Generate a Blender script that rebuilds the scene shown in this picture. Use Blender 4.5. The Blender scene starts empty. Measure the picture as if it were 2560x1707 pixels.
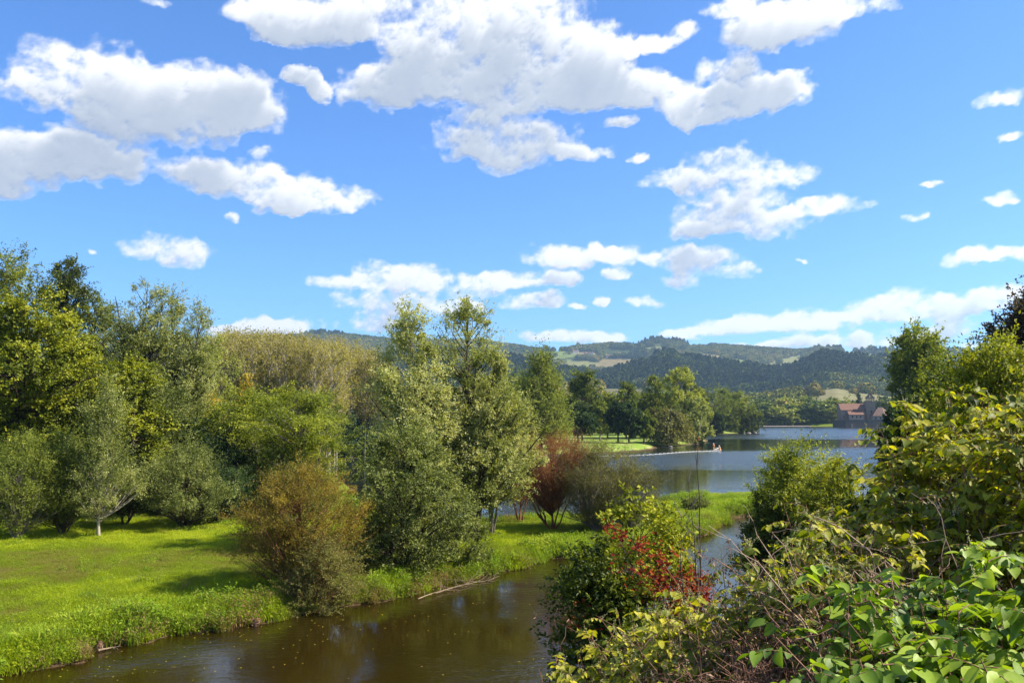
import bpy, math, random
import numpy as np
from mathutils import Vector, Matrix
rad = math.radians
SC = bpy.context.scene
COL = SC.collection

# ------------------------------------------------------------------ camera
CAM_Z = 8.0                 # eye height above the water
FPX = 2068.0                # focal length in photograph pixels (2560 wide)
HORIZON = 1038.0
PITCH = math.atan((HORIZON - 853.5) / FPX)
cam_data = bpy.data.cameras.new('camera')
cam_data.sensor_width = 36.0
cam_data.lens = 36.0 * FPX / 2560.0
cam_data.clip_start = 0.05
cam_data.clip_end = 30000.0
cam = bpy.data.objects.new('camera', cam_data)
COL.objects.link(cam)
cam.location = (0, 0, CAM_Z)
cam.rotation_euler = (math.pi / 2 + PITCH, 0, 0)
SC.camera = cam

# ------------------------------------------------------------------ light
SUN_AZ = rad(93)            # to the right of the view direction
SUN_EL = rad(44)
sun_dir = Vector((math.sin(SUN_AZ) * math.cos(SUN_EL), math.cos(SUN_AZ) * math.cos(SUN_EL), math.sin(SUN_EL)))
sd = bpy.data.lights.new('sun', 'SUN')
sd.energy = 5.0
sd.angle = rad(0.53)
sd.color = (1.0, 0.93, 0.80)
sun = bpy.data.objects.new('sun', sd)
COL.objects.link(sun)
sun.location = (60, 0, 60)
sun.rotation_euler = (-sun_dir).to_track_quat('-Z', 'Y').to_euler()

SC.view_settings.view_transform = 'Standard'
SC.view_settings.look = 'None'
SC.view_settings.exposure = 1.25
SC.view_settings.gamma = 1.0
SC.view_settings.use_curve_mapping = False
try:
    SC.cycles.max_bounces = 6
    SC.cycles.diffuse_bounces = 2
    SC.cycles.glossy_bounces = 3
    SC.cycles.transmission_bounces = 4
    SC.cycles.transparent_max_bounces = 4
    SC.cycles.volume_bounces = 0
    SC.cycles.use_fast_gi = False
except Exception:
    pass

# ---------- picture measurements (2560 x 1707) to places in the world
ct, st = math.cos(PITCH), math.sin(PITCH)
def ray(px, py):
    u, v = (px - 1280.0) / FPX, (853.5 - py) / FPX
    return np.array((u, ct - v * st, st + v * ct))
def at(px, py, Y):
    d = ray(px, py)
    t = Y / d[1]
    return np.array((d[0] * t, Y, CAM_Z + d[2] * t))
def gnd(px, py, z=0.0):
    d = ray(px, py)
    t = (z - CAM_Z) / d[2]
    return np.array((d[0] * t, d[1] * t, z))
def project(P):
    P = np.asarray(P, float)
    x, y, z = P[..., 0], P[..., 1], P[..., 2] - CAM_Z
    f = y * ct + z * st
    u = -y * st + z * ct
    f = np.maximum(f, 1e-3)
    return 1280 + FPX * x / f, 853.5 - FPX * u / f

# ------------------------------------------------------------------ node helpers
def N(nt, typ, **kw):
    n = nt.nodes.new(typ)
    for k, v in kw.items():
        if k.startswith('_'):
            setattr(n, k[1:], v)
    return n
def link(nt, a, b): nt.links.new(a, b)
def math_(nt, op, a, b=None, c=None, clamp=False):
    n = nt.nodes.new('ShaderNodeMath'); n.operation = op; n.use_clamp = clamp
    for i, v in enumerate((a, b, c)):
        if v is None: continue
        if isinstance(v, (int, float)): n.inputs[i].default_value = v
        else: nt.links.new(v, n.inputs[i])
    return n.outputs[0]
def vmath(nt, op, a, b=None, c=None):
    n = nt.nodes.new('ShaderNodeVectorMath'); n.operation = op
    for i, v in enumerate((a, b, c)):
        if v is None: continue
        if isinstance(v, (tuple, list)): n.inputs[i].default_value = v
        elif isinstance(v, (int, float)): n.inputs[i].default_value = (v, v, v)
        else: nt.links.new(v, n.inputs[i])
    return n
def noise(nt, vec, scale, detail=4, rough=0.55, dist=0.0, lac=2.0):
    n = nt.nodes.new('ShaderNodeTexNoise')
    n.inputs['Scale'].default_value = scale; n.inputs['Detail'].default_value = detail
    n.inputs['Roughness'].default_value = rough; n.inputs['Distortion'].default_value = dist
    n.inputs['Lacunarity'].default_value = lac
    if vec is not None: nt.links.new(vec, n.inputs['Vector'])
    return n
def ramp(nt, fac, stops, interp='LINEAR'):
    n = nt.nodes.new('ShaderNodeValToRGB'); n.color_ramp.interpolation = interp
    el = n.color_ramp.elements
    while len(el) < len(stops): el.new(0.5)
    for e, (p, c) in zip(el, stops):
        e.position = p; e.color = (*c, 1) if len(c) == 3 else c
    nt.links.new(fac, n.inputs[0])
    return n.outputs[0]
def mapr(nt, v, a, b, c, d, typ='SMOOTHSTEP'):
    n = nt.nodes.new('ShaderNodeMapRange'); n.interpolation_type = typ
    nt.links.new(v, n.inputs[0])
    for i, x in enumerate((a, b, c, d)): n.inputs[i + 1].default_value = x
    return n.outputs[0]
def mixc(nt, f, a, b, mode='MIX'):
    n = nt.nodes.new('ShaderNodeMix'); n.data_type = 'RGBA'; n.blend_type = mode
    for i, v in ((0, f), (6, a), (7, b)):
        if isinstance(v, (int, float)): n.inputs[i].default_value = v
        elif isinstance(v, tuple): n.inputs[i].default_value = (*v, 1)
        else: nt.links.new(v, n.inputs[i])
    return n.outputs[2]

# ------------------------------------------------------------------ sky with cumulus
# cumulus positions (measured at 2352 px width): x, y, half width, half height
CLOUDS = [
 (150,190,120,85),(250,160,110,75),(340,240,190,85),(450,215,110,70),(570,215,80,60),(80,195,40,28),(560,260,100,35),
 (100,365,130,60),(230,355,110,62),(20,350,90,45),(25,430,45,28),
 (455,385,80,46),(560,400,110,55),(680,430,100,52),(780,452,75,34),(660,470,60,22),
 (400,567,98,42),
 (620,40,90,45),(740,60,130,50),(900,20,240,75),(1050,70,200,80),(1180,20,200,60),(1150,150,240,95),(1290,150,180,95),(1000,180,140,70),(870,205,90,45),(1390,95,90,60),(1250,220,180,40),(1500,90,95,22),(1580,60,45,22),
 (1080,310,110,60),(1170,300,110,70),(1260,320,90,50),(1340,345,65,24),(1180,370,90,28),
 (1480,190,75,45),(1560,215,85,42),(1640,245,110,48),(1730,215,100,50),(1810,200,70,38),(1680,150,65,32),(1600,270,70,25),
 (1740,55,80,60),(1830,40,100,55),(1940,5,130,30),(1680,10,50,30),
 (1560,415,85,28),(1650,380,100,40),(1740,365,90,42),(1800,395,110,32),(1700,440,120,30),(1660,490,110,42),(1780,495,140,48),(1900,470,95,28),(1590,530,60,22),(1560,590,80,35),(1640,595,85,42),(1700,615,45,22),(1570,640,60,18),
 (1270,585,72,32),(1350,590,90,30),(1440,590,75,30),(1420,632,38,15),
 (770,645,65,22),(860,630,75,38),(960,640,110,36),(1080,655,110,32),(1200,640,110,28),(1290,635,50,20),(860,690,110,36),(990,700,110,30),(860,740,90,28),(1060,705,50,20),
 (1200,692,58,22),(1255,685,45,18),(1330,698,28,11),(1393,691,22,10),(1490,684,52,16),
 (530,755,48,22),(590,748,50,26),(650,758,50,22),(710,748,58,26),
 (1240,775,60,20),(1310,772,75,22),(1400,772,55,17),
 (1580,760,60,16),(1660,745,70,24),(1740,735,75,26),(1830,735,90,32),(1920,740,60,20),(2010,712,70,34),(2090,700,85,40),(2170,720,75,24),(2240,695,75,30),(2330,680,60,30),
 (1740,790,60,12),(1850,785,80,18),(1960,780,70,26),(2030,775,70,24),(2200,757,62,22),(2140,780,60,18),(2270,800,50,10),
 (2215,590,50,24),(2260,578,45,22),(2330,578,50,18),
 (2288,447,36,18),(2110,490,22,13),(2295,225,55,18),(2320,312,34,12),(1845,592,20,7),(370,5,32,16),(700,170,45,26),(740,205,28,26),(1425,270,38,18),(1455,360,30,14),(545,490,22,9),(205,580,14,9),(2145,415,18,9),(190,672,40,16),(610,335,30,18),
]
def make_world():
    w = bpy.data.worlds.new('World'); SC.world = w; w.use_nodes = True
    nt = w.node_tree; nt.nodes.clear()
    out = nt.nodes.new('ShaderNodeOutputWorld')
    tc = nt.nodes.new('ShaderNodeTexCoord')
    dirv = tc.outputs['Generated']
    sky = nt.nodes.new('ShaderNodeTexSky'); sky.sky_type = 'NISHITA'; sky.sun_disc = False
    sky.sun_elevation = SUN_EL; sky.sun_rotation = SUN_AZ
    sky.altitude = 100; sky.air_density = 1.0; sky.dust_density = 0.15; sky.ozone_density = 2.2
    gm = nt.nodes.new('ShaderNodeGamma'); gm.inputs[1].default_value = 0.95
    link(nt, sky.outputs[0], gm.inputs[0])
    bg = nt.nodes.new('ShaderNodeBackground'); bg.inputs[1].default_value = 0.070
    link(nt, mixc(nt, 1.0, gm.outputs[0], (0.52, 0.93, 1.48), 'MULTIPLY'), bg.inputs[0])
    # azimuth / elevation
    sep = nt.nodes.new('ShaderNodeSeparateXYZ'); link(nt, dirv, sep.inputs[0])
    az = math_(nt, 'ARCTAN2', sep.outputs[0], sep.outputs[1])
    el = math_(nt, 'ARCSINE', sep.outputs[2])
    # scattered cumulus everywhere else round the sky
    wide = noise(nt, vmath(nt, 'MULTIPLY', dirv, (1, 1, 2.2)).outputs[0], 2.6, 5, 0.5)
    g = mapr(nt, wide.outputs[0], 0.52, 0.66, 0.0, 1.0)
    absaz = math_(nt, 'ABSOLUTE', az)
    outm = math_(nt, 'MAXIMUM', mapr(nt, absaz, 0.60, 0.85, 0, 1), mapr(nt, el, 0.52, 0.72, 0, 1))
    up = mapr(nt, el, 0.0, 0.05, 0, 1)
    g = math_(nt, 'MULTIPLY', math_(nt, 'MULTIPLY', g, outm), up)
    Sall = g
    # erosion
    n3 = noise(nt, dirv, 22.0, 8, 0.62)
    dens = math_(nt, 'MULTIPLY', math_(nt, 'ADD', math_(nt, 'MULTIPLY', n3.outputs[0], 0.9), 0.5), math_(nt, 'MINIMUM', Sall, 1.3))
    alpha = mapr(nt, dens, 0.05, 0.50, 0.0, 1.0)
    col = ramp(nt, mapr(nt, Sall, 0.3, 1.2, 0, 1), [(0.0, (1.0, 1.0, 1.0)), (1.0, (0.62, 0.66, 0.74))])
    bgc = nt.nodes.new('ShaderNodeBackground'); bgc.inputs[1].default_value = 0.46
    link(nt, col, bgc.inputs[0])
    mx = nt.nodes.new('ShaderNodeMixShader')
    link(nt, alpha, mx.inputs[0]); link(nt, bg.outputs[0], mx.inputs[1]); link(nt, bgc.outputs[0], mx.inputs[2])
    link(nt, mx.outputs[0], out.inputs[0])
make_world()

# ---------- numpy lattice noise (used for clouds, ground and planting)
def lattice(x, y, seed=0):
    xi, yi = np.floor(x).astype(np.int64), np.floor(y).astype(np.int64)
    fx, fy = x - xi, y - yi
    fx = fx * fx * fx * (fx * (fx * 6 - 15) + 10); fy = fy * fy * fy * (fy * (fy * 6 - 15) + 10)
    def h(a, b):
        n = (a * 374761393 + b * 668265263 + seed * 982451653) & 0x7fffffff
        n = ((n ^ (n >> 13)) * 1274126177) & 0x7fffffff
        n = (n ^ (n >> 16)) & 0xffffff
        return n / float(0xffffff)
    a, b, c, d = h(xi, yi), h(xi + 1, yi), h(xi, yi + 1), h(xi + 1, yi + 1)
    return (a * (1 - fx) + b * fx) * (1 - fy) + (c * (1 - fx) + d * fx) * fy
def fbm(x, y, seed=0, octaves=5, gain=0.5, billow=False):
    s, amp, tot = 0, 1.0, 0
    for o in range(octaves):
        v = lattice(x * 2 ** o + 17.3 * o, y * 2 ** o - 9.1 * o, seed + o)
        if billow: v = 1 - np.abs(2 * v - 1)
        s = s + amp * v; tot += amp; amp *= gain
    return s / tot
def sstep(a, b, x):
    t = np.clip((x - a) / (b - a), 0, 1); return t * t * (3 - 2 * t)

def mk_mesh(name, verts, polys, mats=(), mat_index=None, attrs=None, smooth=False):
    """verts (n,3); polys: list of int arrays (m,k), one per polygon size."""
    me = bpy.data.meshes.new(name)
    verts = np.ascontiguousarray(verts, dtype=np.float32)
    me.vertices.add(len(verts)); me.vertices.foreach_set('co', verts.ravel())
    polys = [np.asarray(p, dtype=np.int32) for p in polys if len(p)]
    loops = np.concatenate([p.ravel() for p in polys])
    tot = np.concatenate([np.full(len(p), p.shape[1], np.int32) for p in polys])
    start = np.concatenate([[0], np.cumsum(tot)[:-1]]).astype(np.int32)
    me.loops.add(len(loops)); me.loops.foreach_set('vertex_index', loops)
    me.polygons.add(len(tot)); me.polygons.foreach_set('loop_start', start)
    try: me.polygons.foreach_set('loop_total', tot)
    except Exception: pass
    for m in mats: me.materials.append(m)
    if mat_index is not None: me.polygons.foreach_set('material_index', np.asarray(mat_index, np.int32))
    me.polygons.foreach_set('use_smooth', np.full(len(tot), bool(smooth)))
    for k, v in (attrs or {}).items():
        at_ = me.attributes.new(k, 'FLOAT', 'POINT'); at_.data.foreach_set('value', np.asarray(v, np.float32))
    me.update(calc_edges=True)
    return me
def obj(name, me, parent=None, loc=(0, 0, 0), rotz=0.0, scale=None):
    o = bpy.data.objects.new(name, me); COL.objects.link(o)
    o.location = loc; o.rotation_euler = (0, 0, rotz)
    if scale is not None: o.scale = scale if isinstance(scale, tuple) else (scale,) * 3
    if parent is not None: o.parent = parent
    return o
def tag(o, label=None, cat=None, group=None, kind=None):
    if label: o['label'] = label
    if cat: o['category'] = cat
    if group: o['group'] = group
    if kind: o['kind'] = kind
    return o
def grid_faces(nx, ny):
    i = np.arange(nx - 1)[:, None] * ny + np.arange(ny - 1)[None, :]
    return np.stack([i, i + ny, i + ny + 1, i + 1], -1).reshape(-1, 4)

# the cumulus stand on a far shell in front of the blue of the world sky
def make_clouds():
    st_ = rad(0.125)
    azs = np.arange(rad(-50), rad(50), st_); els = np.arange(rad(-0.3), rad(42), st_)
    A_, E_ = np.meshgrid(azs, els, indexing='ij')
    k = 1 / 0.13
    wx = (fbm(A_ * k, E_ * k * 1.2, 3, 6, .55) - .5) * 0.034 + (fbm(A_ * k * 5, E_ * k * 6, 5, 4, .6) - .5) * 0.026
    wy = (fbm(A_ * k, E_ * k * 1.2, 11, 6, .55) - .5) * 0.022 + (fbm(A_ * k * 5, E_ * k * 6, 13, 4, .6) - .5) * 0.020
    sc = 0.45 + 0.55 * sstep(0.02, 0.3, E_)           # clouds near the horizon are far: finer
    wx = wx + 0.002; wy = wy + 0.002
    U, V = A_ + wx * sc, E_ + wy * sc
    S = np.zeros_like(U)
    for (x, y, rx, ry) in CLOUDS:
        d = ray(x * 1.0884, y * 1.0884); d = d / np.linalg.norm(d)
        a0, e0 = math.atan2(d[0], d[1]), math.asin(d[2])
        ia, ie = FPX / (rx * 1.0884 * 1.14) * math.cos(e0), FPX / (ry * 1.0884 * 1.16)
        e0 -= 0.10 * ry * 1.0884 / FPX
        dx, dy = (U - a0) * ia, (V - e0) * ie
        dy = np.where(dy < 0, dy * 1.25, dy)               # flatter underneath
        S += np.maximum(1 - dx * dx - dy * dy, 0) ** 0.9
    far = np.maximum(sstep(0.60, 0.75, np.abs(A_)), sstep(0.50, 0.58, E_)) * (1 - sstep(0.72, 0.85, np.abs(A_))) * (1 - sstep(0.66, 0.73, E_))
    S += far * sstep(.52, .66, fbm(A_ * 4, E_ * 7, 77, 5)) * sstep(0.02, 0.1, E_)
    sc2 = 1.0 / (0.45 + 0.55 * sstep(0.02, 0.35, E_))
    n_a = fbm(A_ * 9, E_ * 13, 31, 7, .60)
    n_b = fbm(A_ * 26, E_ * 34, 21, 6, .62, True)
    n_c = fbm(A_ * 60, E_ * 70, 41, 5, .65)
    S1 = np.minimum(S, 1.1)
    dens = S1 * (0.75 + 0.9 * n_b) - 0.44 + (n_a - 0.5) * 1.5 * (0.25 + S1) + (n_c - .5) * 1.35 * sc2 ** .5
    dens = np.where(S < 0.004, -1, dens)
    dcl = np.clip(dens * 1.25, 0, 1.4)
    # light reaches a point through the cloud that lies above it, towards the sun
    def march(step, n, fall):
        occ = np.zeros_like(dcl)
        for i in range(1, n):
            sx, sy = int(round(i * 0.7 * step)), int(round(i * 1.5 * step))
            sh = np.zeros_like(dcl)
            sh[:(-sx or None), :-sy] = dcl[sx:, sy:]
            occ += sh * math.exp(-i / fall)
        return occ
    occ = march(1.25, 30, 13.0)
    shade = 1 - np.exp(-np.maximum(occ - 3.0, 0) * 0.24)
    relief = march(0.67, 4, 9.0) / 3.0
    shade = shade * (0.70 + 0.45 * n_a) + (relief - dcl * 0.86) * 0.36
    shade = shade * sstep(0.0, 0.55, dcl)
    R = 15000.0
    P = np.stack([np.sin(A_) * np.cos(E_), np.cos(A_) * np.cos(E_), np.sin(E_)], -1) * R
    P[..., 2] += CAM_Z
    F = grid_faces(len(azs), len(els))
    keep = (dens.ravel()[F] > -0.35).any(1)
    F = F[keep]
    used = np.unique(F); remap = np.full(P.shape[0] * P.shape[1], -1); remap[used] = np.arange(len(used))
    m = bpy.data.materials.new('cloud'); m.use_nodes = True; nt = m.node_tree; nt.nodes.clear()
    o = nt.nodes.new('ShaderNodeOutputMaterial')
    ad = nt.nodes.new('ShaderNodeAttribute'); ad.attribute_name = 'dens'
    ash = nt.nodes.new('ShaderNodeAttribute'); ash.attribute_name = 'shade'
    g = nt.nodes.new('ShaderNodeNewGeometry')
    fine = noise(nt, vmath(nt, 'MULTIPLY', g.outputs['Position'], (1, 1, 1.4)).outputs[0], 1 / 260.0, 5, .65)
    dd = math_(nt, 'MULTIPLY_ADD', math_(nt, 'SUBTRACT', fine.outputs[0], 0.5), 0.95, ad.outputs['Fac'])
    alpha = mapr(nt, dd, -0.15, 0.95, 0, 1)
    sh = math_(nt, 'MULTIPLY_ADD', math_(nt, 'SUBTRACT', fine.outputs[0], 0.5), -0.12, ash.outputs['Fac'])
    col = ramp(nt, sh, [(0.0, (1.0, 1.0, 1.0)), (0.38, (0.86, 0.88, 0.92)), (0.70, (0.56, 0.61, 0.70)), (1.0, (0.40, 0.46, 0.57))])
    em = nt.nodes.new('ShaderNodeEmission'); link(nt, col, em.inputs[0]); em.inputs[1].default_value = 0.485
    tr = nt.nodes.new('ShaderNodeBsdfTransparent')
    mx = nt.nodes.new('ShaderNodeMixShader')
    link(nt, alpha, mx.inputs[0]); link(nt, tr.outputs[0], mx.inputs[1]); link(nt, em.outputs[0], mx.inputs[2])
    link(nt, mx.outputs[0], o.inputs[0])
    try: m.cycles.emission_sampling = 'NONE'
    except Exception: pass
    me = mk_mesh('sky', P.reshape(-1, 3)[used], [remap[F]], [m], attrs={'dens': dens.ravel()[used], 'shade': shade.ravel()[used]}, smooth=True)
    tag(obj('sky', me), 'blue sky with white cumulus clouds', kind='structure')
make_clouds()

# ================================================================== land
def seg_dist(px, py, poly):
    """signed distance, positive inside the closed polygon"""
    P = np.asarray(poly, float); Q = np.roll(P, -1, 0)
    dmin = np.full(px.shape, 1e9); ins = np.zeros(px.shape, bool)
    for (ax, ay), (bx, by) in zip(P, Q):
        ex, ey = bx - ax, by - ay
        t = np.clip(((px - ax) * ex + (py - ay) * ey) / max(ex * ex + ey * ey, 1e-9), 0, 1)
        dmin = np.minimum(dmin, np.hypot(px - ax - t * ex, py - ay - t * ey))
        if ay != by:
            c = ((ay > py) != (by > py)) & (px < (bx - ax) * (py - ay) / (by - ay) + ax)
            ins ^= c
    return np.where(ins, dmin, -dmin)
G2 = lambda x, y: tuple(gnd(x, y)[:2])
MEADOW = [(-60, -20), (-24, 12), (-16, 21), G2(0, 1690), G2(110, 1672), G2(210, 1655), G2(235, 1622), G2(300, 1612), G2(330, 1614), G2(375, 1606), G2(419, 1588), G2(561, 1574),
          G2(712, 1549), G2(779, 1528), G2(883, 1514), G2(1030, 1488), G2(1208, 1437), G2(1285, 1425), G2(1378, 1398), G2(1456, 1392), G2(1530, 1385),
          G2(1620, 1372), G2(1768, 1335), G2(1839, 1296), G2(1925, 1282), G2(1985, 1262), G2(1960, 1238), G2(1883, 1238), G2(1750, 1247), G2(1640, 1266), G2(1540, 1287), G2(1420, 1308), G2(1253, 1317),
          G2(1150, 1318), G2(1020, 1305), G2(930, 1270), G2(880, 1225), G2(840, 1195), (-28, 122), (-40, 160), (-70, 300), (-400, 300), (-400, -20)]
PARK = [(-400, 150), (-40, 150), (-30, 148), G2(903, 1143), G2(1060, 1140), G2(1300, 1137), G2(1420, 1137), G2(1551, 1131), G2(1610, 1127), G2(1646, 1120), G2(1640, 1116), G2(1600, 1113.5),
        G2(1665, 1114.5), G2(1697, 1115), G2(1740, 1110), G2(1770, 1104), G2(1765, 1098), G2(1760, 1090), G2(1800, 1085), G2(1840, 1084), G2(1875, 1082), G2(1893, 1079), G2(1880, 1074),
        (90, 520), (40, 620), (-60, 640), (-700, 700), (-700, 150)]
RIGHT = [(-30, -80), (-14, -15), (-9, 0), (-3, 10), (0.5, 17), (3.2, 24), (8, 33), (12.5, 41), (17, 48), (24, 58), (42, 85), (76, 160), (120, 250), (160, 360), (200, 450), (240, 500), (272, 530), (272, 551), (224, 553), (222, 575), (205, 588), (190, 596),
         (172, 612), (140, 640), (60, 640), (-300, 660), (-900, 720), (-900, 1400), (1600, 1400), (1600, -400), (-30, -400)]
def clearing(px, py, poly): return seg_dist(px, py, poly) > 0

def land_h(x, y, rough=True):
    """ground height over the water; also returns the distances to each shore"""
    wob = (fbm(x * .9 + 50, y * .9, 5, 3) - .5) * 0.9 * np.clip(np.hypot(x, y) / 40, .6, 6)
    dm = seg_dist(x, y, MEADOW) + wob
    dp = seg_dist(x, y, PARK) + wob * .5
    dr = seg_dist(x, y, RIGHT) + wob
    n = fbm(x * .12, y * .12, 9, 4)
    fine = fbm(x * .8, y * .8, 15, 3) - .5
    bank = lambda d, top, w: np.where(d > 0, top * sstep(-0.15 * w, w, d), np.maximum(d * 0.5, -1.6))
    hm = bank(dm, 0.55, 1.2) + np.where(dm > 0, (n - .4) * 0.5 * sstep(0, 6, dm) + fine * .22, 0)
    hp = bank(dp, 0.9, 5.0) + np.where(dp > 0, (n - .4) * .8 * sstep(0, 20, dp), 0)
    far = sstep(60, 300, np.hypot(x, y))
    prof = np.interp(dr, [-3, 0, 1, 3, 5, 7, 8.5, 11, 30, 60], [-1.6, -.1, .5, 2.0, 3.5, 4.7, 5.5, 6.3, 7.2, 9])
    proff = np.interp(dr, [-3, 0, 3, 12, 60, 200], [-1.6, -.1, 1.2, 2.6, 3.4, 5.0])
    hr = prof * (1 - far) + proff * far + np.where(dr > 0.5, fine * .5, 0)
    hr = np.where(dr > 0, hr, np.maximum(dr * .5, -1.6))
    r = np.hypot(x, y)
    hr = np.where(dr > 0, hr + (6.4 - hr) * (1 - sstep(0.8, 2.2, r)), hr)
    h = np.maximum(np.maximum(hm, hp), hr)
    return h, dm, dp, dr
def ground_at(x, y):
    return float(land_h(np.array([float(x)]), np.array([float(y)]))[0][0])

# materials -------------------------------------------------------------------
def new_mat(name):
    m = bpy.data.materials.new(name); m.use_nodes = True
    nt = m.node_tree; nt.nodes.clear()
    o = nt.nodes.new('ShaderNodeOutputMaterial')
    return m, nt, o
def principled(nt, col, rough=.8, spec=.3):
    b = nt.nodes.new('ShaderNodeBsdfPrincipled')
    if isinstance(col, tuple): b.inputs['Base Color'].default_value = (*col, 1)
    else: link(nt, col, b.inputs['Base Color'])
    if isinstance(rough, (int, float)): b.inputs['Roughness'].default_value = rough
    else: link(nt, rough, b.inputs['Roughness'])
    b.inputs['Specular IOR Level'].default_value = spec
    return b
def bump(nt, h, strength, dist, b):
    n = nt.nodes.new('ShaderNodeBump'); n.inputs['Strength'].default_value = strength; n.inputs['Distance'].default_value = dist
    link(nt, h, n.inputs['Height']); link(nt, n.outputs[0], b.inputs['Normal']); return n
def simple_mat(name, c1, c2, scale=8, rough=.8, spec=.25, bmp=0.0, bscale=None, detail=6):
    m, nt, o = new_mat(name)
    tc = nt.nodes.new('ShaderNodeTexCoord')
    n = noise(nt, tc.outputs['Object'], scale, detail, .6)
    col = ramp(nt, n.outputs[0], [(0.3, c1), (0.7, c2)])
    b = principled(nt, col, rough, spec)
    if bmp: 
        n2 = noise(nt, tc.outputs['Object'], bscale or scale * 2, 6, .65)
        bump(nt, n2.outputs[0], 1.0, bmp, b)
    link(nt, b.outputs[0], o.inputs[0]); return m

def make_terrain():
    az = np.concatenate([np.arange(-180, -40, 4.0), np.arange(-40, 42, 0.28), np.arange(42, 180.1, 4.0)])
    az = np.radians(az)
    rr = np.concatenate([[0.01], np.exp(np.arange(math.log(1.2), math.log(760), 0.0135)), [1000, 1500]])
    A_, R_ = np.meshgrid(az, rr, indexing='ij')
    X, Y = np.sin(A_) * R_, np.cos(A_) * R_
    h, dm, dp, dr = land_h(X, Y)
    V = np.stack([X, Y, h], -1).reshape(-1, 3)
    m, nt, o = new_mat('ground_cover')
    g = nt.nodes.new('ShaderNodeNewGeometry'); P = g.outputs['Position']
    apk = nt.nodes.new('ShaderNodeAttribute'); apk.attribute_name = 'lawn'
    n1 = noise(nt, P, .35, 5, .6); n2 = noise(nt, P, 3.5, 6, .7); n3 = noise(nt, P, .09, 3, .5)
    grass = ramp(nt, n2.outputs[0], [(0.28, (0.050, 0.075, 0.006)), (0.55, (0.13, 0.17, 0.014)), (0.8, (0.24, 0.28, 0.03))])
    lawn = ramp(nt, n1.outputs[0], [(0.30, (0.13, 0.21, 0.018)), (0.5, (0.17, 0.25, 0.03)), (0.66, (0.33, 0.27, 0.13))])
    c = mixc(nt, apk.outputs['Fac'], grass, lawn)
    lit = nt.nodes.new('ShaderNodeAttribute'); lit.attribute_name = 'litter'
    c = mixc(nt, lit.outputs['Fac'], c, ramp(nt, n2.outputs[0], [(0.3, (0.012, 0.009, 0.005)), (0.6, (0.045, 0.030, 0.016)), (0.8, (0.04, 0.05, 0.015))]))
    soil = ramp(nt, n2.outputs[0], [(0.3, (0.035, 0.022, 0.012)), (0.7, (0.11, 0.07, 0.035))])
    sz = nt.nodes.new('ShaderNodeSeparateXYZ'); link(nt, P, sz.inputs[0])
    low = mapr(nt, math_(nt, 'MULTIPLY_ADD', n1.outputs[0], .25, sz.outputs[2]), 0.42, 0.26, 0, 1)
    c = mixc(nt, low, c, soil)
    b = principled(nt, c, .95, .1)
    bump(nt, n2.outputs[0], .8, .12, b)
    link(nt, b.outputs[0], o.inputs[0])
    lawn_a = ((dp > 0) & (Y > 120) & (Y < 420) & (X > -60)).astype(float)
    me = mk_mesh('ground', V, [grid_faces(len(az), len(rr))[:, ::-1]], [m], attrs={'lawn': lawn_a.ravel(), 'litter': ((dr > 0.3) & (R_ < 70)).astype(float).ravel()}, smooth=True)
    tag(obj('ground', me), 'green river banks and park lawn around the water', kind='structure')
make_terrain()

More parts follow.
